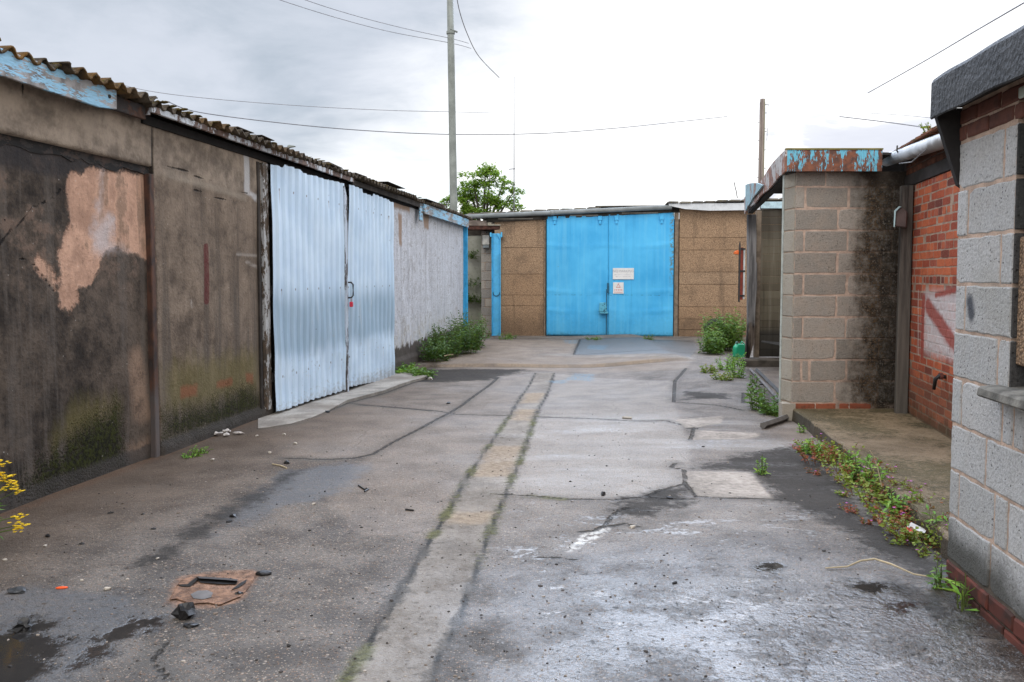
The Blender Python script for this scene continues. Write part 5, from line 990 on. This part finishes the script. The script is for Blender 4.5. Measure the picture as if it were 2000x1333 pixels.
# big weed clump in the far left corner
for i, (px, py, h, r, ns) in enumerate(((868, 697, .85, .38, 46), (905, 690, .95, .42, 56), (920, 680, .9, .35, 40), (848, 706, .55, .3, 26))):
    lab = ('leafy green weed clump against the whitewashed wall', 'tallest dark leafy weed clump in the far left corner', 'leafy weed clump hiding the foot of the slim blue post', 'low leafy weed at the near end of the left corner clump')[i]
    plant('weed_clump', lab, 'plant', gp(px, py), h, r, ns, .12, .42, LD, seed=40+i, nl=16, group='weeds in the left corner')
for i, (px, py) in enumerate(((780, 728), (800, 728), (818, 735), (792, 733), (830, 738))):
    plant('low_weed', 'small bright weed growing at the far end of the white doors beside the apron', 'plant', gp(px, py), .16 if i != 1 else .24, .2, 16, .10, .55, LB if i % 2 else LF, seed=60+i, nl=6, group='weeds by the white doors', low=.3)
plant('dead_stalk', 'dry straw stalk lying through the left corner weeds', 'twig', gp(868, 694, .12), .02, .02, 1, .01, mat=STRAW, stem=STRAW, nl=1, seed=3, lean=(14, 2), sr=.012)
# right shrub, in front of the end shed
for i, (px, py, h, r, ns) in enumerate(((1403, 684, .95, .38, 60), (1424, 685, 1.0, .34, 56), (1388, 692, .6, .30, 34))):
    plant('weed_shrub', ('bushy green weed shrub left of the green can', 'tallest bushy weed shrub leaning on the rotten post', 'shorter bushy weed at the left of the right hand shrub')[i], 'plant', gp(px, py), h, r, ns, .11, .52, LF, seed=80+i, nl=18, group='weed shrubs by the bay')
for i, (px, py, h, mt) in enumerate(((1416, 722, .28, LB), (1436, 738, .32, LB), (1412, 742, .14, LY), (1388, 728, .16, LY), (1440, 716, .3, LB))):
    plant('low_weed', 'bright yellow green weed sprawling below the right hand shrubs', 'plant', gp(px, py), h, .18, 16, .075, .5, mt, seed=95+i, nl=9, group='yellow green weeds by the bay')
for i, (px, py, h, r) in enumerate(((1478, 800, .34, .13), (1502, 808, .26, .2), (1516, 812, .2, .14), (1470, 770, .36, .08))):
    plant('dock_weed', ('upright leafy weed at the near end of the door track', 'spreading leafy weed in front of the block porch corner', 'small leafy weed touching the block porch corner', 'tall thin weed beside the door track')[i], 'plant', gp(px, py), h, r, 12 if i < 3 else 6, .10, .5, LF if i != 1 else LD, seed=110+i, nl=8, group='weeds by the block porch')
for i, (px, py) in enumerate(((1565, 846), (1488, 928))):
    plant('seedling', ('tiny green seedling at the corner of the raised slab', 'lone green sprig growing beside the pale square patch')[i], 'plant', gp(px, py), (.10, .18)[i], .04, (5, 7)[i], .05, .4, LB, seed=120+i, nl=8)
for i, (px, py) in enumerate(((372, 893), (392, 885))):
    plant('grass_tuft', 'small bright green tuft growing from the gutter line by the rusty post', 'plant', gp(px, py), .05, .09, 20, .05, .3, LB, seed=130+i, nl=4, group='green tufts by the left wall')
for i, (px, py, r) in enumerate(((985, 664, .2), (1000, 661, .14), (1268, 664, .16), (1160, 664, .2))):
    plant('low_weed', ('little weed at the foot of the wide blue post', 'second little weed under the brown panels', 'little weed under the right blue door leaf', 'flat weed patch under the meeting of the blue doors')[i], 'plant', gp(px, py), (.22, .14, .16, .08)[i], r, 14, .07, .5, LF, seed=140+i, nl=6)
for i, (px, py, w_) in enumerate(((915, 505, .3), (918, 560, .42), (930, 592, .3), (912, 590, .35))):
    p = at_d(px, py, 22.45)
    plant('wall_climber', ('topmost weed sprouting from the pale alley wall', 'largest climber on the pale alley wall', 'climber nearest the block pier on the pale alley wall', 'lowest climber beside the slim blue post')[i], 'plant', p, .35, w_, 14, .10, .5, LD, seed=150+i, nl=8, squash=.25, group='climbers on the alley wall')
# herb robert strip along the slab kerb
strip_pts = [(1598, 905), (1622, 900), (1640, 925), (1668, 918), (1668, 950), (1692, 945), (1705, 985), (1728, 968), (1738, 1010), (1755, 985), (1765, 1035), (1790, 1010), (1800, 1062), (1822, 1035), (1842, 1075), (1846, 1045), (1690, 975), (1775, 1055), (1608, 885), (1652, 905)]
for i, (px, py) in enumerate(strip_pts):
    plant('herb_robert', 'straggly weed with red green leaves and tiny pink flowers along the slab kerb', 'plant', gp(px, py), random.Random(i).uniform(.13, .24), .17, 15, .042, .8, LR if i % 5 else LRR, STR, 9, flowers=(PINKF, .011, 1 + (i % 3 == 0), 'flower'), seed=200+i, group='herb robert along the kerb', sr=.002, low=.25, spread=1.1)
for i, (px, py, h) in enumerate(((1580, 884, .13), (1608, 893, .12), (1682, 948, .26), (1700, 955, .30), (1665, 925, .18), (1752, 1020, .24), (1768, 1010, .20), (1838, 1062, .24), (1718, 972, .22))):
    plant('willowherb', 'bright green pointed leaf weed standing among the red green plants along the kerb', 'plant', gp(px, py), h, .07, 7, .085, .33, LB, seed=230+i, nl=12, group='bright weeds along the kerb', low=.1)
for i, (px, py) in enumerate(((1568, 868), (1590, 925), (1648, 968), (1700, 1022), (1745, 1060), (1660, 1000), (1810, 1088), (1560, 878))):
    plant('stray_weed', 'tiny reddish sprig creeping out over the wet asphalt from the kerb plants', 'plant', gp(px, py), .05, .08, 9, .032, .8, LRR if i % 2 else LR, STR, 5, flowers=(PINKF, .010, 1, 'flower'), seed=250+i, group='stray sprigs near the kerb', sr=.0015, low=.2)
for i, (px, py) in enumerate(((1695, 905), (1740, 900), (1756, 925), (1775, 935), (1800, 960))):
    p = at_z(px, py+22, .12); plant('stray_weed', 'tiny pink flowered sprig on the raised slab edge', 'plant', p, .07, .06, 7, .03, .8, LR, STR, 4, flowers=(PINKF, .012, 2, 'flower'), seed=270+i, group='stray sprigs on the slab', sr=.0015, low=.2)
for i, (px, py, h, r) in enumerate(((1836, 1150, .17, .05), (1880, 1188, .17, .07))):
    plant('grass_weed', ('slim green weed at the foot of the near block wall', 'blade leaved weed in the angle of the near block wall')[i], 'plant', gp(px, py), h, r, (5, 8)[i], (.06, .15)[i], (.4, .16)[i], LB if i else LF, seed=290+i, nl=(8, 2)[i], low=.05)
p0 = at_z(1722, 950, .12)
st_ = empty('dead_stalk', 'pale dry stalk standing up from the raised slab', 'twig', loc=tuple(p0)); b = MB(); b.tube([(0, 0, 0), (-.02, .01, .10), (-.045, .02, .19), (-.075, .02, .235)], [.004, .003, .003, .002], 5); b.build('stem', STRAW, st_)
st_ = empty('dead_stalk', 'long pale dry stalk lying bent across the wet asphalt by the near wall', 'twig', loc=tuple(G(1655, 1108, .01)))
b = MB(); o_ = G(1655, 1108, .01); b.tube([tuple(G(*q_)-o_) for q_ in ((1612, 1110, .008), (1655, 1107, .012), (1680, 1096, .03), (1708, 1092, .035), (1740, 1102, .03), (1785, 1122, .015), (1850, 1132, .012))], [.0035, .004, .005, .005, .005, .004, .003], 6); b.build('stem', STRAW, st_)
# ragwort at the left edge
rg = empty('ragwort', 'yellow flowered ragwort leaning in at the left edge against the stained wall', 'plant', loc=(-2.86, 4.25, 0)); rr = random.Random(5)
b, bl_ = MB(), MB(); heads = [(6, 905), (14, 938), (20, 930), (2, 928), (28, 945), (36, 958), (12, 952), (22, 952), (-8, 940), (-4, 900), (33, 1010), (42, 1008), (36, 1026), (30, 1034), (44, 1030)]
for i, (px, py) in enumerate(heads):
    p = at_d(px, py, 4.2+rr.uniform(-.05, .05))-np.array([-2.86, 4.25, 0]); mid = (p[0]*.35-.12, p[1]*.4, p[2]*.6) if py < 1000 else (p[0]-.14, p[1], p[2]-.03)
    j = (-.06, 0, .12) if py < 1000 else (p[0]-.32, p[1], p[2]-.05); b.tube([(-.05+rr.uniform(-.03, .03), 0, 0), j, mid, tuple(p)], [.006, .005, .003, .002], 5)
    fl_ = MB()
    for k in range(9):
        c0 = Vector(p)+Vector((rr.gauss(0, .012), rr.gauss(0, .012), rr.gauss(0, .009)))
        for q_ in range(8): a = q_*.785; add_leaf(fl_, c0, (math.cos(a), math.sin(a), .3), .012, .006, rr)
        fl_.blob(c0, (.004, .004, .004), k, 1, .1)
    fl_.build('flower', YEL, rg)
    for k in range(6):
        f = rr.uniform(.25, .9); c0 = Vector(mid)*f if py < 1000 else Vector(mid)+Vector((rr.uniform(-.15, .0), 0, rr.uniform(-.02, .02))); a = rr.uniform(0, 6.28); add_leaf(bl_, c0, (math.cos(a), math.sin(a), .2), .06, .02, rr)
for k in range(90):
    a = rr.uniform(0, 6.28); add_leaf(bl_, (rr.uniform(-.2, .14), rr.uniform(-.1, .1), rr.uniform(.05, .42)), (math.cos(a), math.sin(a), rr.uniform(-.1, .6)), .075, .028, rr)
b.build('stem', STEM, rg); bl_.build('foliage', LF, rg)
# tree behind the sheds
def tree(label, base, blobs, n, L, seed, trunk_top):
    rr = random.Random(seed); root = empty('tree', label, 'tree', loc=base); b = MB()
    b.tube([(0, 0, 0), (.05, 0, trunk_top*.5), (0, .1, trunk_top)], [.22, .17, .12], 10)
    for (x, y, z, r) in blobs: b.tube([(0, .1, trunk_top*rr.uniform(.6, 1)), (x*.5, y*.5, (trunk_top+z)/2), (x, y, z+r*.4)], [.09, .06, .02], 6)
    b.build('trunk', plain('bark', (.06, .05, .04)), root); bl_ = MB(); tot = sum(r**2 for *_, r in blobs)
    for (x, y, z, r) in blobs:
        sub = [(Vector((rr.gauss(0, 1), rr.gauss(0, 1), rr.gauss(0, 1))).normalized()*r*rr.uniform(.45, 1.0)) for _ in range(15)]
        for k in range(int(n*r*r/tot)):
            s_ = rr.choice(sub); q = s_+Vector((rr.gauss(0, .16*r), rr.gauss(0, .16*r), rr.gauss(0, .13*r))); a = rr.uniform(0, 6.28)
            add_leaf(bl_, (x+q.x, y+q.y, z+q.z*.85), (math.cos(a), math.sin(a), rr.uniform(-.7, .5)), L*rr.uniform(.6, 1.2), L*.65, rr)
    bl_.build('crown', LT, root)
D = 42.0
def tb(px, py, r, dy=0): p = at_d(px, py, D); return (p[0]-TB[0], dy, p[2], r)
TB = tuple(at_d(945, 400, D)[:2])+(0,)
tree('round bright green tree rising above the far shed roof', TB, [tb(922, 352, .74), tb(958, 346, .76), tb(903, 380, .5), tb(915, 372, .72, .4), tb(985, 362, .60), tb(1005, 380, .42, -.3), tb(945, 385, .95), tb(900, 398, .70), tb(985, 400, .62), tb(1012, 405, .34), tb(925, 402, .8), tb(960, 405, .7), tb(948, 335, .4)], 6000, .16, 3, 3.6)
TB = tuple(at_d(868, 410, D)[:2])+(0,)
tree('small bush top showing between the left roof end and the grey pole', TB, [tb(872, 396, .34), tb(882, 388, .30), tb(862, 402, .26), tb(905, 415, .35)], 620, .14, 4, 3.2)
p = at_d(1826, 240, 7.4); plant('roof_weed', 'weed growing from the red tiled eave under the black felt eave', 'plant', (p[0], p[1], p[2]-.14), .2, .14, 16, .045, .7, LR, seed=300, nl=8)
p = at_d(1790, 272, 7.9); plant('roof_weed', 'small pink flowered weed rooted in the white gutter', 'plant', (p[0]-.02, p[1]-.15, p[2]-.10), .13, .06, 8, .04, .7, LRR, STR, 6, flowers=(PINKF, .012, 2, 'flower'), seed=301)

# ================================================================== SMALL THINGS
can = empty('plastic_can', 'green plastic can standing between the weed shrub and the rotten post', 'can', loc=tuple(G(1444, 699)), rz=.3)
GRN = plain('green_plastic', (.015, .30, .15), .35, .15, 4); b = MB(); b.prism([(-.10, 0), (.10, 0), (.115, .03), (.115, .16), (.07, .26), (-.05, .27), (-.11, .20), (-.115, .03)], (-.07, .07)); b.build('body', GRN, can, bevel=.02, seg=2)
b = MB(); b.tube([(.02, 0, .262), (.05, 0, .305), (.10, 0, .26), (.112, 0, .17)], .014, 6); b.build('handle', GRN, can, True); b = MB(); b.tube([(-.05, 0, .27), (-.07, 0, .30)], .022, 8); b.build('cap', plain('cap_dark', (.02, .08, .05), .4), can)
ty = empty('tyre', 'old black tyre leaning on the brown panels behind the right hand shrub', 'tyre', loc=tuple(G(1398, 668)+np.array([0, .1, .27])), rz=.25)
b = MB(); n1_, n2_ = 28, 12; vs = []
for i in range(n1_):
    a = i*6.283/n1_
    for j in range(n2_):
        t = j*6.283/n2_; rr_ = .20+.075*math.cos(t); vs.append((rr_*math.cos(a), .085*math.sin(t), rr_*math.sin(a)))
b.add(vs, [(i*n2_+j, i*n2_+(j+1) % n2_, ((i+1) % n1_)*n2_+(j+1) % n2_, ((i+1) % n1_)*n2_+j) for i in range(n1_) for j in range(n2_)]); b.build('tread', plain('rubber', (.02, .02, .021), .7), ty, True)
b = MB(); b.blob((.03, -.05, .05), (.03, .02, .03), 3); b.build('yellow_scrap', plain('yellow_scrap_mat', (.5, .42, .15)), ty)
wg = empty('window_grille', 'red and dark metal window grille standing out from the brown panels beside the rotten post', 'window', loc=tuple(at_d(1446, 540, 19.4)))
hz = lambda y: 1.5+(540-y)/1600*19.4-at_d(1446, 540, 19.4)[2]
b = MB(); b.prism([(-.05, hz(590)), (-.02, hz(590)), (-.015, hz(482)), (-.03, hz(472)), (-.05, hz(480))], (-.06, 0)); b.build('frame', plain('grille_dark', (.04, .035, .033), .7), wg, bevel=.004)
b = MB(); b.box(-.018, .055, -.02, .02, hz(586), hz(484)); b.build('red_panel', plain('grille_red', (.19, .035, .022), .7, .3, 12), wg); 
for y in (487, 530, 578): b = MB(); b.box(-.05, .10, -.04, -.021, hz(y)-.02, hz(y)+.02); b.build('cross_bar', BLK, wg)
b = MB(); b.box(.06, .10, -.03, .03, hz(584), hz(486)); b.build('side_panel', plain('grille_pale', (.40, .42, .42)), wg)
b = MB(); b.prism([(-.16, hz(497)), (-.055, hz(498)), (-.055, hz(491)), (-.08, hz(489)), (-.16, hz(493))], (-.05, .05)); b.build('orange_cap', plain('orange_plastic', (.62, .13, .03), .5), wg, bevel=.01)
sb = empty('scrap_board', 'dark curled board lying at the back of the open bay', 'board', loc=tuple(at_d(1512, 672, 14.05))); b = MB(); b.add([(-.22, 0, .03), (-.05, -.02, .0), (.12, -.03, -.03), (.45, -.03, -.04), (.45, .05, .0), (.12, .05, .02), (-.05, .05, .03), (-.2, .05, .05)], [(0, 1, 6, 7), (1, 2, 5, 6), (2, 3, 4, 5)]); b.build('board', plain('wet_board', (.10, .10, .10), .35), sb, solid=.012)
# broken drain cover
dc = G(412, 1150); cov = empty('drain_cover', 'broken rusty drain surround with black slots in the near left asphalt', 'drain', loc=tuple(dc))
def loc(px, py, dz=.004): q = G(px, py, dz)-dc; return (q[0], q[1], q[2])
def slab_px(b, pts, t, z0=-.03):
    vs = [loc(x, y, t) for x, y in pts]+[loc(x, y, z0) for x, y in pts]; n = len(pts); b.add(vs, [tuple(range(n-1, -1, -1)), tuple(range(n, 2*n))]+[(i, (i+1) % n, (i+1) % n+n, i+n) for i in range(n)])
m = M('rusty_cover', .85, .25); n = m.noise(14, 6, .65); g = m.noise(70, 4); c = m.mix(m.ss(n, .35, .65), (.10, .055, .035), (.26, .145, .09)); c = m.mix(m.mul(m.ss(g, .48, .62), .7), c, (.09, .055, .04)); m.col(c); m.bump(m.add(n, g), .8, .012)
b = MB(); slab_px(b, [(338, 1158), (352, 1134), (380, 1124), (382, 1132), (372, 1146), (400, 1149), (450, 1151), (462, 1147), (486, 1128), (500, 1124), (488, 1146), (470, 1166), (430, 1182), (405, 1178), (372, 1180), (345, 1170), (330, 1172)], .007); b.build('surround', m.m, cov, bevel=.006)
b = MB(); slab_px(b, [(372, 1161), (386, 1154), (405, 1153), (416, 1158), (412, 1167), (396, 1171), (378, 1169)], .010); b.build('plug', plain('plug_grey', (.11, .10, .095), .8), cov)
BLW = plain('black_wet_void', (.012, .011, .010), .3)
b = MB(); slab_px(b, [(384, 1132), (392, 1128), (440, 1131), (464, 1134), (462, 1141), (430, 1141), (392, 1138)], .006); slab_px(b, [(346, 1142), (366, 1141), (383, 1128), (388, 1130), (372, 1146), (356, 1146)], .010); slab_px(b, [(452, 1152), (470, 1138), (482, 1132), (480, 1138), (466, 1148)], .011); b.build('slot', BLW, cov)
b = MB(); slab_px(b, [(384, 1126), (440, 1129), (464, 1132), (463, 1135), (440, 1133), (390, 1130)], .016); b.build('bar', plain('bar_iron', (.035, .028, .025), .6), cov)
def lump(name, label, cat, px, py, s, mat, seed, group=None, rz=0, sub=2, rough=.35):
    p = G(px, py); o = MB(); o.blob((0, 0, s[2]*.6), s, seed, sub, rough); ob = o.build(name, mat); ob.location = tuple(p); ob.rotation_euler = (0, 0, rz); tag(ob, label, cat, group); return ob
TAR = plain('wet_black', (.014, .013, .013), .35, .4, 30)
lump('tar_lump', 'largest black tarry lump in front of the rusty drain', 'lump', 362, 1206, (.035, .03, .035), TAR, 1, rough=.6); lump('tar_lump', 'smooth flat black stone right of the rusty drain', 'stone', 515, 1123, (.042, .022, .014), TAR, 2, rough=.1)
lump('tar_lump', 'small black chip below the tarry lump', 'lump', 372, 1224, (.03, .02, .008), TAR, 3); lump('black_scrap', 'flat dark scrap lying near the left edge', 'scrap', 34, 1157, (.045, .03, .014), plain('slate_dark', (.04, .042, .045), .4), 4, rough=.2)
lump('tar_lump', 'black knob in the left bottom puddle', 'lump', 48, 1230, (.035, .03, .03), TAR, 5, rough=.6); lump('tar_lump', 'dark chip on the right edge of the rusty drain', 'lump', 466, 1163, (.02, .014, .01), TAR, 6)
for i, (px, py, s) in enumerate(((455, 1010, .022), (448, 1020, .016), (560, 905, .03), (300, 1034, .014), (216, 1003, .014), (279, 1005, .010), (93, 1048, .016), (160, 1063, .013), (876, 789, .03), (640, 806, .03), (1488, 752, .03), (1318, 1140, .012), (1178, 967, .025), (1308, 974, .02))):
    lump('dark_chip', 'small dark chip of debris scattered on the asphalt', 'debris', px, py, (s*1.5, s*.8, s*.5), TAR, 20+i, 'dark chips on the ground', rz=i*.9, sub=1)
PALE = plain('pale_stone', (.42, .37, .31), .8, .2, 20)
for i, (px, py, s) in enumerate(((88, 1068, .012), (160, 1135, .010), (502, 853, .018), (527, 886, .018), (613, 986, .014), (10, 1095, .012), (577, 868, .02), (555, 850, .02), (415, 900, .02), (308, 1092, .01), (210, 1152, .016), (1580, 742, .02), (1235, 1031, .02), (840, 742, .05))):
    lump('pale_stone', 'small pale stone lying on the asphalt' if i != 13 else 'fist sized tan stone beside the left corner weeds', 'stone', px, py, (s, s*.8, s*.6), PALE, 50+i, 'pale stones on the ground' if i != 13 else None, sub=1)
o = lump('orange_scrap', 'bright orange plastic scrap on the dark left asphalt', 'scrap', 121, 1150, (.03, .008, .007), plain('orange_bit', (.75, .10, .02), .4), 9, rough=.05, rz=.15)
pp_ = G(455, 850); lit = empty('paper_litter', 'crumpled pale litter lying against the left wall near the white doors', 'litter', loc=tuple(pp_)); b = MB(); rr = random.Random(8)
for k in range(6): b.blob((rr.uniform(-.16, .16), rr.uniform(-.08, .12), .02), (rr.uniform(.03, .07), rr.uniform(.02, .04), .014), k, 1, .5)
b.build('paper', plain('paper_pale', (.52, .47, .43), .8, .3, 12), lit)
pp_ = G(1790, 1042, .05); lit = empty('paper_litter', 'white and red wrapper caught in the kerb plants', 'litter', loc=tuple(pp_), rz=-.5); b = MB(); b.add([(-.05, 0, .03), (.04, -.02, .01), (.05, .02, .02), (-.03, .03, .05)], [(0, 1, 2, 3)]); b.build('wrapper', plain('wrapper_white', (.68, .66, .66), .4), lit, solid=.003)
b = MB(); b.add([(-.07, -.01, .015), (.0, -.04, .005), (.03, -.03, .01), (-.05, .0, .03)], [(0, 1, 2, 3)]); b.build('red_flap', plain('wrapper_red', (.5, .05, .03), .4), lit, solid=.003)
def twig(label, L_, r, mat, group=None):
    o_ = G(*L_[0]); t = MB(); t.tube([tuple(G(*q)+np.array([0, 0, r])-o_) for q in L_], r, 5); ob = t.build('twig', mat); ob.location = tuple(o_); tag(ob, label, 'twig', group)
twig('bent dark twig on the pale concrete left of the long drain strip', [(700, 950), (712, 958), (720, 957), (712, 962)], .006, TAR); twig('pale green stalk lying by a black scrap on the left asphalt', [(532, 908), (548, 911), (560, 916)], .006, STRAW); twig('thin brown stick lying near the crossing crack', [(792, 997), (808, 999)], .006, TAR)
twig('flat wooden lath lying along the cross joint right of the strip', [(1216, 818), (1234, 819)], .014, plain('lath', (.4, .37, .33))); twig('rough kerb of broken stone in front of the block porch corner', [(1490, 838), (1520, 828), (1535, 822)], .035, plain('broken_edge', (.13, .12, .11)))
# grit too small to count
b = MB(); rr = random.Random(77)
for k in range(1500):
    y = 2.4+abs(rr.gauss(0, 1))*3.2; x = rr.uniform(-.66, .45)*y+rr.gauss(0, .2)
    if x < -3.8+.144*y+.15 or (x > 2.2 and y > 3.5) or x > 2.0+.1*y or y > 13: continue
    z = float(gz(x, y)); s_ = rr.uniform(.0025, .006)*(1.6 if rr.random() < .06 else 1); b.blob((x, y, z+s_*.3), (s_*rr.uniform(.8, 1.6), s_, s_*.7), k, 1, .3)
m = M('grit', .8, .3); r = m.island(); m.col(m.ramp(r, [(0, (.02, .018, .016)), (.45, (.06, .05, .045)), (.7, (.16, .125, .1)), (1, (.38, .33, .28))])); tag(b.build('grit', m.m), kind='stuff')

# ================================================================== SKY, SUN, CAMERA
w = bpy.data.worlds.new('World'); SC.world = w; w.use_nodes = True; nt = w.node_tree; nt.nodes.clear()
class WM(M):
    def __init__(s, nt): s.nt = nt; s._obj = None
m = WM(nt); tc = nt.nodes.new('ShaderNodeTexCoord'); dirv = tc.outputs['Generated']
sx = nt.nodes.new('ShaderNodeSeparateXYZ'); nt.links.new(dirv, sx.inputs[0]); X, Y, Z = sx.outputs
zc = m.add(m.mx(Z, 0.0), .16); cv = nt.nodes.new('ShaderNodeCombineXYZ'); m.put(cv.inputs[0], m.math('DIVIDE', X, zc)); m.put(cv.inputs[1], m.math('DIVIDE', Y, zc)); m.put(cv.inputs[2], 0.37)
n1 = m.noise(.55, 7, .55, vec=cv.outputs[0], dist=.3); n2 = m.noise(1.7, 6, .6, vec=cv.outputs[0], dist=.4)
n3 = m.noise(3.2, 5, .6, vec=cv.outputs[0])
SUN_EL, SUN_AZ = R(52), R(196)                       # azimuth from +Y, clockwise
sky = nt.nodes.new('ShaderNodeTexSky'); sky.sky_type = 'NISHITA'; sky.sun_disc = False; sky.sun_elevation = SUN_EL; sky.sun_rotation = SUN_AZ
skc = m.mix(1.0, sky.outputs[0], (.11, .11, .11), 'MULTIPLY')
fr = m.ss(Y, -.1, .4)
v = m.add(m.add(m.mul(X, 1.15), m.mul(m.sub(.17, Z), 1.8)), m.add(m.mul(m.sub(n1, .5), .75), m.mul(m.sub(n2, .5), .35)))
bright = m.ss(v, -.38, .06)
gry = m.mix(m.ss(m.add(m.add(m.mul(n1, .5), m.mul(n2, .45)), m.mul(n3, .2)), .40, .66), (.36, .415, .48), (.56, .595, .665))
cl = m.mix(bright, gry, (1.06, 1.06, 1.06))
# soft grey wisps low on the right
wis = m.mul(m.mul(m.ss(n2, .54, .66), m.ss(X, .12, .3)), m.ss(Z, .30, .1)); cl = m.mix(m.mul(wis, .42), cl, (.62, .63, .72))
gap = m.mul(m.ss(m.math('ABSOLUTE', m.sub(Z, .085)), .055, .0), m.mul(m.ss(n2, .47, .56), m.ss(m.math('ABSOLUTE', m.add(X, .05)), .22, .05)))
cl = m.mix(m.mul(gap, .5), cl, m.mix(.5, skc, (.72, .90, .98)))
top = m.ss(Z, .30, .62); back = m.ss(Y, .15, -.5)
cl = m.mix(m.mul(top, .9), cl, m.mix(n1, (.95, 1.0, 1.12), (1.55, 1.57, 1.62)))
cl = m.mix(m.mul(back, .9), cl, m.mix(n1, (1.1, 1.1, 1.12), (1.5, 1.49, 1.47)))
dv = nt.nodes.new('ShaderNodeVectorMath'); dv.operation = 'DOT_PRODUCT'; nt.links.new(dirv, dv.inputs[0]); dv.inputs[1].default_value = (math.sin(R(10))*math.cos(R(44)), math.cos(R(10))*math.cos(R(44)), math.sin(R(44)))
lobe = m.mul(m.ss(dv.outputs['Value'], .72, .97), m.ss(Z, .315, .42)); cl = m.mix(lobe, cl, (4.0, 4.6, 5.7))
cl = m.mix(m.mul(m.mul(m.ss(m.add(n2, m.mul(m.sub(n3, .5), .4)), .46, .58), m.ss(X, .10, .28)), m.mul(m.ss(Z, .29, .12), .75)), cl, (.54, .56, .65))
cl = m.mix(.06, cl, skc)
bg = nt.nodes.new('ShaderNodeBackground'); m.put(bg.inputs[0], cl); bg.inputs[1].default_value = 1.0; wo_ = nt.nodes.new('ShaderNodeOutputWorld'); nt.links.new(bg.outputs[0], wo_.inputs[0])
sun = bpy.data.lights.new('sun', 'SUN'); sun.energy = .8; sun.angle = R(25); sun.color = (1, .96, .9); so = bpy.data.objects.new('sun', sun); COL.objects.link(so)
sd_ = Vector((math.sin(SUN_AZ)*math.cos(SUN_EL), math.cos(SUN_AZ)*math.cos(SUN_EL), math.sin(SUN_EL))); so.rotation_euler = sd_.to_track_quat('Z', 'Y').to_euler(); so.location = tuple(sd_*30)
cam = bpy.data.cameras.new('camera'); co = bpy.data.objects.new('camera', cam); COL.objects.link(co); co.location = (0, 0, CAMZ); co.rotation_euler = (math.pi/2-PITCH, 0, 0)
cam.sensor_width = 36; cam.lens = F/2000*36; cam.shift_y = (CY-666.5)/2000; cam.clip_start = .05; cam.clip_end = 3000; SC.camera = co
vs_ = SC.view_settings; vs_.view_transform = 'Standard'; vs_.look = 'None'; vs_.exposure = 0.38; SC.cycles.use_denoising = True; SC.cycles.denoising_prefilter = 'ACCURATE'; vs_.gamma = 1.0; vs_.use_curve_mapping = False
